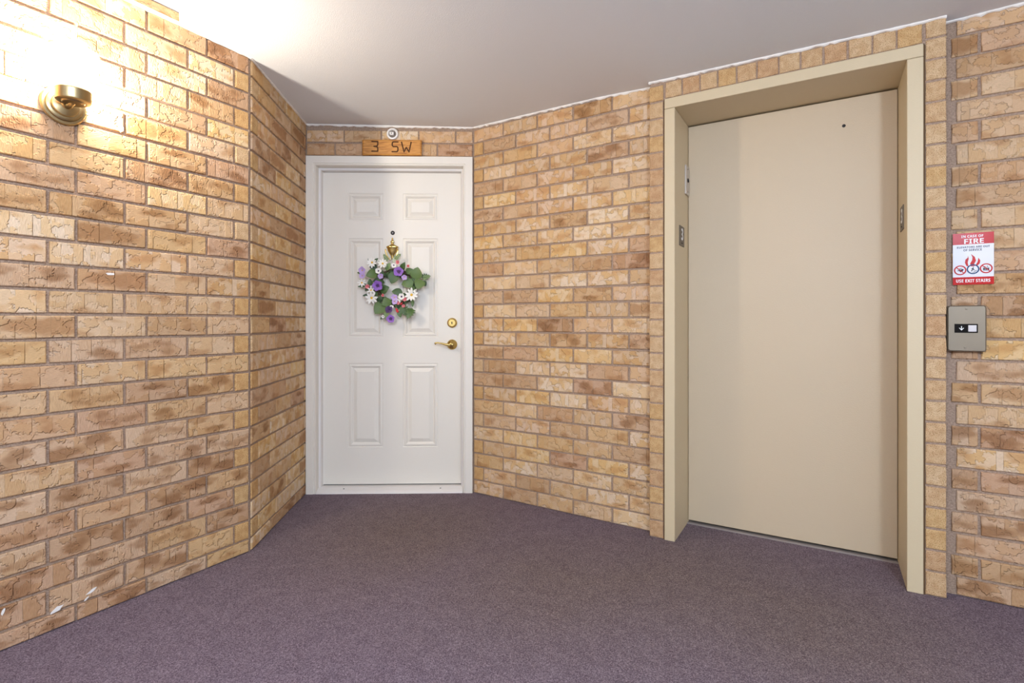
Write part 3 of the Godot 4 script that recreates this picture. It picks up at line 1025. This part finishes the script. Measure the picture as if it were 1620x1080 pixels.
func stroke_cut(parent: CSGShape3D, pts: Array, r: float, z0: float, z1: float, mat: Material) -> void:
	for i in pts.size():
		var c := CSGCylinder3D.new()
		c.name = "cut"
		c.operation = CSGShape3D.OPERATION_SUBTRACTION
		c.radius = r
		c.height = z1 - z0
		c.sides = 14
		c.material = mat
		c.rotation.x = PI / 2
		c.position = Vector3(pts[i].x, pts[i].y, (z0 + z1) / 2)
		parent.add_child(c, true)
		if i > 0:
			var a: Vector2 = pts[i - 1]
			var b: Vector2 = pts[i]
			var k := CSGBox3D.new()
			k.name = "cut"
			k.operation = CSGShape3D.OPERATION_SUBTRACTION
			k.size = Vector3(a.distance_to(b), r * 1.98, z1 - z0)
			k.material = mat
			k.position = Vector3((a.x + b.x) / 2, (a.y + b.y) / 2, (z0 + z1) / 2)
			k.rotation.z = (b - a).angle()
			parent.add_child(k, true)

func build_sign() -> void:
	var f: Transform3D = F.door
	var x0 := along(574.5, f.origin, f.basis.x)
	var x1 := along(667.5, f.origin, f.basis.x)
	var y1 := height_at(f, x0, 222.3)
	var y0 := 2.156
	var w := x1 - x0
	var h := y1 - y0
	var oak := plain(Color.WHITE, 0.45)
	var n := FastNoiseLite.new()
	n.seed = 4
	n.frequency = 0.02
	n.fractal_octaves = 4
	var im := Image.create(512, 128, false, Image.FORMAT_RGB8)
	for y in 128:
		for x in 512:
			var v := n.get_noise_2d(x * 0.35, y * 5.0 + 18.0 * sin(x * 0.006 + 1.0)) * 0.5 + 0.5
			im.set_pixel(x, y, c8(208, 146, 70).lerp(c8(168, 106, 46), smoothstep(0.45, 0.75, v)))
	oak.albedo_texture = ImageTexture.create_from_image(im)
	oak.uv1_scale = Vector3(1.0 / w, 1.0 / h, 1) * 0.9
	var burnt := plain(c8(96, 58, 26), 0.8)
	var cut := CSGCombiner3D.new()
	cut.name = "unit_sign"
	var body := CSGMesh3D.new()
	body.name = "board"
	var st := begin()
	var z := 0.022
	var bv := 0.008
	# board with a bevelled front edge
	quad(st, Vector3(bv, bv, z), Vector3(w - bv, bv, z), Vector3(w - bv, h - bv, z), Vector3(bv, h - bv, z), Vector3.BACK, Vector2(bv, bv), Vector2(w - bv, bv), Vector2(w - bv, h - bv), Vector2(bv, h - bv))
	var front := [Vector3(bv, bv, z), Vector3(w - bv, bv, z), Vector3(w - bv, h - bv, z), Vector3(bv, h - bv, z)]
	var mid := [Vector3(0, 0, z - bv * 0.7), Vector3(w, 0, z - bv * 0.7), Vector3(w, h, z - bv * 0.7), Vector3(0, h, z - bv * 0.7)]
	var back := [Vector3(0, 0, 0), Vector3(w, 0, 0), Vector3(w, h, 0), Vector3(0, h, 0)]
	for i in 4:
		var j := (i + 1) % 4
		var o: Vector3 = (back[i] + back[j]) / 2.0 - Vector3(w / 2, h / 2, 0)
		var p := [front[i], front[j], mid[j], mid[i]]
		quad(st, p[0], p[1], p[2], p[3], o.normalized() + Vector3.BACK, Vector2(p[0].x, p[0].y), Vector2(p[1].x, p[1].y), Vector2(p[2].x, p[2].y), Vector2(p[3].x, p[3].y))
		p = [mid[i], mid[j], back[j], back[i]]
		quad(st, p[0], p[1], p[2], p[3], o, Vector2(p[0].x, p[0].y), Vector2(p[1].x, p[1].y), Vector2(p[2].x, p[2].y), Vector2(p[3].x, p[3].y))
	quad(st, back[0], back[1], back[2], back[3], Vector3.FORWARD)
	body.mesh = done(st)
	body.material = oak
	cut.add_child(body)
	# routed strokes: 3, S, W
	var px := func(x: float, y: float) -> Vector2: return Vector2((x - 185.0) / 1130.0 * w, h - (y - 400.0) / 285.0 * h)
	var zc := z - 0.006
	for s in [[[372, 440], [484, 440], [484, 498], [466, 524], [410, 528], [466, 534], [484, 560], [484, 618], [372, 618]],
			[[868, 445], [775, 445], [760, 470], [760, 510], [780, 530], [850, 530], [868, 552], [868, 600], [850, 625], [758, 625]],
			[[938, 450], [985, 625], [1028, 545], [1080, 625], [1120, 450]]]:
		var pts := []
		for q in s: pts.append(px.call(q[0], q[1]))
		stroke_cut(cut, pts, 0.0042, zc, z + 0.01, burnt)
	cut.transform = f * at(x0, y0, 0.003)
	add_child(cut)
	tag(cut, "small varnished oak sign with routed 3 SW resting over the door frame", "sign")

func build_fixture() -> void:
	var f: Transform3D = F.door
	var x := along(621.3, f.origin, f.basis.x)
	var y := height_at(f, x, 212.6)
	var t := root("door_chime", "small round white fitting with a square centre above the wooden sign", "wall fitting", f * at(x, y, 0.002))
	var face := Basis(Vector3.RIGHT, PI / 2)
	part("disc", lathe([Vector2(0, -0.002), Vector2(0.036, -0.002), Vector2(0.0365, 0.010), Vector2(0.034, 0.014), Vector2(0.028, 0.0155), Vector2(0.025, 0.013), Vector2(0.0235, 0.006), Vector2(0, 0.006)], 40), M.ceramic, t, Transform3D(face, Vector3.ZERO))
	part("recess", lathe([Vector2(0.023, 0.0), Vector2(0.0225, 0.0005), Vector2(0, 0.0006)], 32), plain(c8(120, 108, 98), 0.7), t, Transform3D(face, Vector3(0, 0, 0.006)))
	part("block", box(Vector3(-0.016, -0.009, 0.006), Vector3(0.010, 0.010, 0.018), 0.002), M.ceramic, t)
	part("screw", lathe([Vector2(0.0032, 0), Vector2(0.003, 0.001), Vector2(0, 0.0012)], 14), M.dark, t, Transform3D(face, Vector3(-0.004, 0.001, 0.018)))

# ---------------------------------------------------------------- things on the far right wall

func build_fire_sign() -> void:
	var f: Transform3D = F.far
	var x0 := along(1507.0, f.origin, E2)
	var x1 := along(1572.0, f.origin, E2)
	var ya := height_at(f, (x0 + x1) / 2, 368.3)
	var yb := height_at(f, (x0 + x1) / 2, 450.0)
	var w := x1 - x0
	var h := ya - yb
	var t := root("fire_sign", "red and white fire notice taped on the brick above the call panel", "sign", f * at((x0 + x1) / 2, (ya + yb) / 2, 0.003))
	var sheet := gloss(c8(232, 230, 232))
	part("sheet", box(Vector3(-w / 2, -h / 2, 0), Vector3(w / 2, h / 2, 0.0012)), sheet, t)
	var redg := gloss(c8(196, 38, 36))
	var k := h / 388.0
	var y := func(p: float) -> float: return h / 2 - (p - 80.0) * k
	var x := func(p: float) -> float: return -w / 2 + (p - 125.0) / 307.0 * w
	part("red_band", box(Vector3(-w / 2, y.call(165.0), 0.0012), Vector3(w / 2, h / 2, 0.0016)), redg, t)
	part("red_band", box(Vector3(-w / 2, -h / 2, 0.0012), Vector3(w / 2, y.call(411.0), 0.0016)), redg, t)
	fit_text("lettering", "IN CASE OF", Vector3(x.call(272.0), y.call(105.0), 0.0018), w * 0.54, 19 * k, M.print, t, 0.0004)
	fit_text("lettering", "FIRE", Vector3(x.call(285.0), y.call(142.0), 0.0018), w * 0.48, 36 * k, M.print, t, 0.0004)
	fit_text("lettering", "ELEVATORS ARE OUT", Vector3(x.call(280.0), y.call(186.0), 0.0014), w * 0.80, 15 * k, M.ink, t, 0.0004)
	fit_text("lettering", "OF SERVICE", Vector3(x.call(275.0), y.call(208.0), 0.0014), w * 0.45, 17 * k, M.ink, t, 0.0004)
	fit_text("lettering", "USE EXIT STAIRS", Vector3(x.call(278.0), y.call(439.0), 0.0018), w * 0.83, 24 * k, M.print, t, 0.0004)
	var st := begin()
	for fl in [[[262, 238], [292, 262], [300, 290], [286, 316], [292, 330], [262, 332], [256, 310], [272, 285], [274, 262]],
			[[240, 250], [246, 275], [238, 300], [244, 332], [228, 326], [217, 302], [222, 278], [238, 266]],
			[[318, 268], [332, 290], [328, 312], [306, 332], [298, 322], [312, 300]]]:
		var pts := PackedVector2Array()
		for q in fl: pts.append(Vector2(x.call(q[0]), y.call(q[1])))
		prism_into(st, pts, 0.0012, 0.0016)
	part("flame_emblem", done(st), M.red, t)
	var rr := 34 * k
	var cs := [[181.0, 358.0, M.red], [278.0, 353.0, M.blue], [375.0, 350.0, M.red]]
	for i in 3:
		var c := Vector3(x.call(cs[i][0]), y.call(cs[i][1]), 0.0012)
		var mt: Material = cs[i][2]
		part("disc", prism(ring_points(rr * 0.85, 28), 0.0003), sheet, t, Transform3D(Basis(), c))
		part("ring", annulus(rr * 0.84, rr * 1.08, 0.0006), mt, t, Transform3D(Basis(), c))
		st = begin()
		var shapes := []
		if i == 0:    # a hand that points at a button
			shapes = [[[-0.62, -0.1], [0.0, 0.12], [0.5, 0.3], [0.62, 0.1], [0.4, -0.25], [0.05, -0.45], [-0.1, -0.2]], [[-0.6, 0.25], [-0.2, 0.35], [0.3, 0.5], [0.3, 0.4], [-0.2, 0.2]]]
		elif i == 1:  # a figure on stairs
			shapes = [[[-0.05, 0.3], [0.12, 0.28], [0.1, 0.0], [0.3, -0.2], [0.22, -0.3], [-0.02, -0.1], [-0.12, -0.35], [-0.3, -0.5], [-0.36, -0.4], [-0.2, -0.25], [-0.08, 0.05], [-0.3, 0.0], [-0.3, 0.1]],
				[[-0.05, 0.42], [0.05, 0.36], [0.14, 0.44], [0.1, 0.56], [-0.02, 0.56]], [[-0.1, -0.62], [0.2, -0.62], [0.2, -0.45], [0.42, -0.45], [0.42, -0.25], [0.66, -0.25], [0.66, -0.34], [0.5, -0.34], [0.5, -0.54], [0.28, -0.54], [0.28, -0.7], [-0.1, -0.7]]]
		else:         # people in a lift car
			shapes = [[[-0.5, -0.5], [0.5, -0.5], [0.5, -0.42], [-0.5, -0.42]], [[-0.5, -0.35], [-0.2, -0.35], [-0.2, 0.05], [-0.5, 0.05]], [[-0.14, -0.35], [0.14, -0.35], [0.14, 0.05], [-0.14, 0.05]], [[0.2, -0.35], [0.5, -0.35], [0.5, 0.05], [0.2, 0.05]],
				[[-0.55, 0.12], [0.55, 0.12], [0.55, 0.2], [-0.55, 0.2]], [[-0.3, 0.3], [-0.1, 0.3], [-0.2, 0.5]], [[0.1, 0.5], [0.3, 0.5], [0.2, 0.3]]]
		for s in shapes:
			var pts := PackedVector2Array()
			for q in s: pts.append(Vector2(q[0], q[1]) * rr)
			prism_into(st, pts, 0.0003, 0.0006)
		part("pictogram", done(st), M.ink, t, Transform3D(Basis(), c))
		if i != 1:
			st = begin()
			prism_into(st, PackedVector2Array([Vector2(-0.66, 0.54) * rr, Vector2(-0.54, 0.66) * rr, Vector2(0.66, -0.54) * rr, Vector2(0.54, -0.66) * rr]), 0.0006, 0.0008)
			part("slash", done(st), mt, t, Transform3D(Basis(), c))

func build_call_panel() -> void:
	var f: Transform3D = F.far
	var z := 0.03
	var o: Vector3 = f * Vector3(0, 0, z)
	var x0 := along(1498.6, o, E2)
	var x1 := along(1561.0, o, E2)
	var xm := (x0 + x1) / 2
	var y1 := height_at(f, xm, 483.0, z)
	var y0 := height_at(f, xm, 556.0, z)
	var w := x1 - x0
	var h := y1 - y0
	var t := root("call_panel", "brushed steel elevator call panel with a black strip and down arrow", "call panel", f * at(xm, (y0 + y1) / 2, 0))
	var st := begin()
	var outer := rounded(w, h, 0.010)
	var inner := rounded(w - 0.008, h - 0.008, 0.007)
	prism_into(st, outer, 0.0, z - 0.004)
	var idx := Geometry2D.triangulate_polygon(inner)
	for i in range(0, idx.size(), 3):
		var p := [inner[idx[i]], inner[idx[i + 1]], inner[idx[i + 2]]]
		tri(st, Vector3(p[0].x, p[0].y, z), Vector3(p[1].x, p[1].y, z), Vector3(p[2].x, p[2].y, z), Vector3.BACK)
	st.set_smooth_group(2)
	for i in outer.size():
		var j := (i + 1) % outer.size()
		quad(st, Vector3(outer[i].x, outer[i].y, z - 0.004), Vector3(outer[j].x, outer[j].y, z - 0.004), Vector3(inner[j].x, inner[j].y, z), Vector3(inner[i].x, inner[i].y, z), Vector3(outer[i].x, outer[i].y, 0.05))
	part("cover", done(st), M.steel, t)
	var ux := func(p: float) -> float: return along(p, o, E2) - xm
	var uy := func(p: float) -> float: return height_at(f, xm, p, z) - (y0 + y1) / 2
	part("strip", box(Vector3(ux.call(1510.0), uy.call(526.2), z), Vector3(ux.call(1547.0), uy.call(512.2), z + 0.0015)), gloss(c8(24, 20, 18)), t)
	part("button", box(Vector3(ux.call(1531.5), uy.call(524.4), z), Vector3(ux.call(1544.8), uy.call(514.2), z + 0.0035), 0.001), plain(c8(214, 208, 206), 0.35), t)
	st = begin()
	var c := Vector2(ux.call(1521.0), uy.call(519.2))
	var s := 0.0085
	for poly in [[[-0.14, 1.0], [0.14, 1.0], [0.14, -0.6], [-0.14, -0.6]], [[-0.9, 0.1], [-0.72, 0.28], [0.0, -0.55], [0.0, -1.0]], [[0.9, 0.1], [0.72, 0.28], [0.0, -0.55], [0.0, -1.0]]]:
		var pts := PackedVector2Array()
		for q in poly: pts.append(c + Vector2(q[0], q[1]) * s)
		prism_into(st, pts, z + 0.0015, z + 0.0021)
	part("arrow", done(st), M.print, t)
	for sp in [[1528.8, 488.3], [1526.8, 549.6]]:
		part("screw", lathe([Vector2(0.004, 0), Vector2(0.0035, 0.0015), Vector2(0, 0.0022)], 16), M.steel, t, Transform3D(Basis(Vector3.RIGHT, PI / 2), Vector3(ux.call(sp[0]), uy.call(sp[1]), z)))

# ---------------------------------------------------------------- the wreath

func blade_into(st: SurfaceTool, length: float, width: float, xf: Transform3D, shape := 0, curl := 0.25, fold := 0.35, n := 7) -> void:
	st.set_smooth_group(rng.randi_range(10, 60000))
	var mid := []
	var lef := []
	var rig := []
	for i in n + 1:
		var t := float(i) / n
		var hw := 0.0
		match shape:
			0: hw = pow(sin(PI * pow(t, 0.72)), 0.8)                                    # ovate
			1: hw = sin(PI * pow(t, 0.72)) * (1.0 if i % 2 == 0 else 0.5) * 1.15        # lobed
			2: hw = pow(sin(PI * clampf(pow(t, 1.5), 0.0, 1.0)), 0.55)                  # petal, broad at the tip
			3: hw = pow(sin(PI * clampf(t * 0.96 + 0.02, 0.0, 1.0)), 0.5)               # strap petal
		if i == n: hw = 0.0
		hw *= width / 2
		var z := sin(t * PI * 0.8) * curl * length * 0.4
		mid.append(Vector3(0, t * length, z))
		lef.append(Vector3(-hw, t * length - (0.15 * hw if shape == 1 else 0.0), z + fold * hw))
		rig.append(Vector3(hw, t * length - (0.15 * hw if shape == 1 else 0.0), z + fold * hw))
	for i in n:
		for s in [lef, rig]:
			quad(st, xf * mid[i], xf * mid[i + 1], xf * s[i + 1], xf * s[i], xf.basis.z)

func leaf_mesh(length: float, width: float, shape: int) -> ArrayMesh:
	var st := begin(0)
	blade_into(st, length, width, Transform3D(), shape, rng.randf_range(0.1, 0.45), rng.randf_range(0.15, 0.4), 10)
	return done(st)

func frond_mesh(length: float) -> ArrayMesh:
	var st := begin(0)
	tube_into(st, [Vector3.ZERO, Vector3(0, length * 0.5, 0.004), Vector3(0, length * 0.9, 0.0)], [0.0012, 0.001, 0.0006], 6)
	for i in 5:
		for s in [-1.0, 1.0]:
			var b := Basis(Vector3.BACK, -s * 0.8)
			blade_into(st, length * (0.42 - 0.05 * i), length * 0.13, Transform3D(b, Vector3(0, length * (0.12 + 0.17 * i), 0.002)), 3, 0.1, 0.2, 4)
	blade_into(st, length * 0.28, length * 0.14, Transform3D(Basis(), Vector3(0, length * 0.82, 0.0)), 3, 0.1, 0.2, 4)
	return done(st)

func bloom_mesh(n: int, length: float, width: float, shape: int, lift: float, inner := 0.0) -> ArrayMesh:
	var st := begin(0)
	for i in n:
		var a := TAU * i / n + rng.randf_range(-0.1, 0.1)
		var b := Basis(Vector3.BACK, a) * Basis(Vector3.RIGHT, lift + rng.randf_range(-0.12, 0.12))
		blade_into(st, length * rng.randf_range(0.9, 1.08), width, Transform3D(b, b.y * inner), shape, 0.25, 0.18, 5)
	return done(st)

func dome(r: float, h: float) -> ArrayMesh:
	return lathe([Vector2(r, 0), Vector2(r * 0.92, h * 0.5), Vector2(r * 0.6, h * 0.86), Vector2(0, h)], 16)

func build_wreath() -> void:
	var f: Transform3D = F.door
	var df: Transform3D = f * at(0, 0, -0.085)
	var org: Vector3 = f * Vector3(0, 0, -0.03)
	var x := along(621.5, org, f.basis.x)
	var y := height_at(f, x, 455.0, -0.03)
	var t := root("floral_wreath", "small wreath of green leaves, purple pansies and white daisies on the door knocker", "wreath", f * at(x, y, -0.085))
	var mpp := -(f * Vector3(x, 0, -0.03)).z / FOC
	var P := func(px: float, py: float, z: float) -> Vector3: return Vector3((540.0 + px / 6.0 - 621.5) * mpp, (455.0 - 350.0 - py / 6.0) * mpp, z)
	var green := [c8(92, 116, 58), c8(66, 92, 46), c8(112, 134, 78), c8(50, 74, 40), c8(78, 104, 54)]
	var gm := []
	for g in green:
		var m := plain(g, 0.5)
		m.backlight_enabled = true
		m.backlight = Color(0.12, 0.16, 0.05)
		gm.append(m)
	var silver := plain(c8(196, 204, 176), 0.6)
	var white := plain(c8(240, 236, 226), 0.6)
	var purple := plain(c8(142, 96, 182), 0.6)
	var deep := plain(c8(72, 40, 92), 0.6)
	var lilac := plain(c8(186, 158, 208), 0.6)
	var pink := plain(c8(226, 130, 134), 0.55)
	var redb := plain(c8(206, 44, 52), 0.5)
	var yellow := plain(c8(222, 176, 50), 0.6)
	var twig := plain(c8(86, 74, 50), 0.85)
	# twig ring
	var ring := begin(0)
	for k in 4:
		var pts := []
		var rad := []
		for i in 41:
			var a := TAU * i / 40.0
			var tw := a * 5.0 + TAU * k / 4.0
			var rr := 0.112 + cos(tw) * 0.010
			pts.append(Vector3(cos(a) * rr, sin(a) * rr, 0.026 + sin(tw) * 0.010))
			rad.append(0.006)
		tube_into(ring, pts, rad, 8)
	part("twig_ring", done(ring), twig, t, at(P.call(505, 625, 0).x, P.call(505, 625, 0).y, 0))
	var loop := begin(0)
	tube_into(loop, [P.call(490, 345, 0.045), P.call(487, 390, 0.036), P.call(492, 430, 0.03)], [0.0012, 0.0012, 0.0012], 6)
	part("hanger", done(loop), twig, t)
	# a small green under-layer all round, then the leaves one can tell apart
	for i in 46:
		var a := TAU * i / 46.0 + rng.randf_range(-0.06, 0.06)
		var rr := rng.randf_range(0.085, 0.140)
		var c: Vector3 = P.call(505, 625, 0) + Vector3(cos(a) * rr, sin(a) * rr, rng.randf_range(0.030, 0.048))
		var b := Basis(Vector3.BACK, a - PI / 2 + rng.randf_range(-1.2, 1.2)) * Basis(Vector3.RIGHT, rng.randf_range(-0.1, 0.5))
		part("leaf", leaf_mesh(rng.randf_range(0.030, 0.048), rng.randf_range(0.016, 0.026), 0), gm[[1, 3, 4][i % 3]], t, Transform3D(b, c - b.y * 0.02))
	# centre x, y in the close-up, direction in degrees (90 up), length and width in close-up pixels, shape, green
	var leaves := [
		[290, 505, 200, 110, 84, 0, 0], [300, 425, 150, 90, 60, 0, 3], [500, 540, 250, 118, 96, 0, 1], [630, 588, 190, 118, 84, 0, 0],
		[716, 492, 80, 120, 104, 0, 0], [742, 600, 250, 104, 96, 0, 0], [805, 525, 10, 92, 62, 1, 1], [530, 670, 175, 104, 66, 0, 1],
		[432, 762, 110, 92, 84, 0, 0], [362, 832, 230, 128, 112, 0, 0], [415, 642, 20, 100, 84, 0, 1], [600, 850, 300, 112, 96, 1, 1],
		[652, 880, 250, 124, 88, 1, 4], [432, 890, 270, 84, 42, 0, 2], [270, 375, 120, 60, 30, 0, 3], [335, 372, 40, 60, 26, 0, 1],
		[180, 492, 170, 56, 26, 0, 4], [200, 610, 200, 80, 40, 0, 1], [232, 702, 190, 60, 26, 0, 3], [592, 425, 60, 90, 50, 0, 1],
		[648, 470, 20, 80, 56, 0, 4], [690, 655, 300, 90, 40, 0, 1], [790, 590, 300, 60, 46, 0, 3], [355, 560, 30, 80, 50, 0, 3],
		[280, 580, 100, 70, 46, 0, 1], [555, 800, 100, 70, 50, 0, 3], [370, 740, 60, 80, 46, 0, 3], [450, 430, 60, 86, 44, 0, 2],
		[610, 700, 30, 70, 40, 0, 3], [680, 780, 270, 70, 30, 0, 4], [400, 910, 220, 70, 36, 0, 1], [250, 640, 230, 70, 40, 0, 3], [560, 880, 280, 70, 46, 0, 4],
	]
	for l in leaves:
		var b := Basis(Vector3.BACK, deg_to_rad(l[2] - 90.0)) * Basis(Vector3.RIGHT, rng.randf_range(-0.05, 0.35))
		var ln: float = l[3] / 6.0 * mpp
		part("leaf", leaf_mesh(ln, l[4] / 6.0 * mpp * 1.1, l[5]), gm[l[6]], t, Transform3D(b, P.call(l[0], l[1], rng.randf_range(0.052, 0.072)) - b.y * ln / 2))
	for q in [[425, 350, 120, 78, 1], [530, 340, 40, 80, 1], [500, 370, 95, 50, 0], [800, 530, 15, 80, 1], [390, 390, 150, 70, 0], [690, 690, 290, 80, 0], [205, 580, 150, 60, 0]]:
		var b := Basis(Vector3.BACK, deg_to_rad(q[2] - 90.0))
		var ln: float = q[3] / 6.0 * mpp
		part("frond", frond_mesh(ln), gm[2] if q[4] == 1 else silver, t, Transform3D(b, P.call(q[0], q[1], 0.058) - b.y * ln / 2))
	# daisies
	for q in [[298, 728, 62, 9], [672, 700, 66, 10], [302, 395, 52, 10], [402, 405, 50, 9], [205, 585, 40, 8], [292, 655, 44, 6]]:
		var r: float = q[2] / 6.0 * mpp
		var b := Basis(Vector3.RIGHT, rng.randf_range(-0.25, 0.25)) * Basis(Vector3.UP, rng.randf_range(-0.3, 0.3))
		var d := part("daisy", bloom_mesh(q[3], r, r * 0.36, 3, 0.18, 0.002), white, t, Transform3D(b, P.call(q[0], q[1], 0.078)))
		part("flower_centre", dome(r * 0.2, r * 0.14), yellow, d, Transform3D(Basis(Vector3.RIGHT, PI / 2), Vector3(0, 0, 0.002)))
	# pansies
	for q in [[552, 482, 54, 0], [355, 612, 54, 0], [210, 470, 40, 1], [210, 520, 34, 1], [382, 522, 30, 1], [606, 535, 30, 1], [512, 725, 36, 1], [516, 765, 32, 1], [478, 925, 44, 0], [460, 838, 40, 2]]:
		var r: float = q[2] / 6.0 * mpp
		var b := Basis(Vector3.BACK, rng.randf_range(-0.4, 0.4)) * Basis(Vector3.RIGHT, rng.randf_range(-0.2, 0.2))
		var mt: Material = [purple, lilac, deep][q[3]]
		var d := part("pansy", bloom_mesh(5, r, r * 0.92, 2, 0.26), mt, t, Transform3D(b, P.call(q[0], q[1], 0.080)))
		if q[3] == 0:
			part("flower_eye", bloom_mesh(5, r * 0.46, r * 0.3, 3, 0.24), deep, d, at(0, 0, 0.003))
		part("flower_centre", dome(r * 0.14, r * 0.12), yellow if q[3] == 1 else deep, d, Transform3D(Basis(Vector3.RIGHT, PI / 2), Vector3(0, 0, 0.003)))
	# small white blossoms with a dark eye
	for q in [[362, 474, 32], [578, 716, 36], [484, 815, 24], [416, 425, 22], [505, 420, 26], [545, 760, 28], [405, 905, 18]]:
		var r: float = q[2] / 6.0 * mpp
		var d := part("blossom", bloom_mesh(5, r, r * 0.95, 2, 0.3), white, t, Transform3D(Basis(Vector3.BACK, rng.randf() * TAU), P.call(q[0], q[1], 0.077)))
		part("flower_centre", dome(r * 0.25, r * 0.2), deep, d, Transform3D(Basis(Vector3.RIGHT, PI / 2), Vector3(0, 0, 0.003)))
	# pink rosettes and red buds
	for q in [[543, 392, 24], [258, 622, 26], [608, 740, 25], [597, 803, 22], [403, 703, 18], [640, 428, 17], [548, 776, 20]]:
		var r: float = q[2] / 6.0 * mpp
		var d := part("rosette", bloom_mesh(8, r, r * 0.7, 2, 0.5), pink, t, at(0, 0, 0).translated(P.call(q[0], q[1], 0.078)))
		part("flower_centre", bloom_mesh(5, r * 0.6, r * 0.5, 2, 0.9), redb if q[2] < 20 else pink, d, at(0, 0, 0.002))
	for q in [[574, 782, 20, 40], [536, 852, 26, 130], [530, 835, 18, 150], [642, 425, 16, 60]]:
		var ln: float = q[2] * 1.7 / 6.0 * mpp
		var b := Basis(Vector3.BACK, deg_to_rad(q[3] - 90.0))
		part("bud", lathe([Vector2(0, 0), Vector2(ln * 0.24, ln * 0.22), Vector2(ln * 0.28, ln * 0.5), Vector2(ln * 0.16, ln * 0.85), Vector2(0, ln)], 12), redb, t, Transform3D(b, P.call(q[0], q[1], 0.074) - b.y * ln / 2))
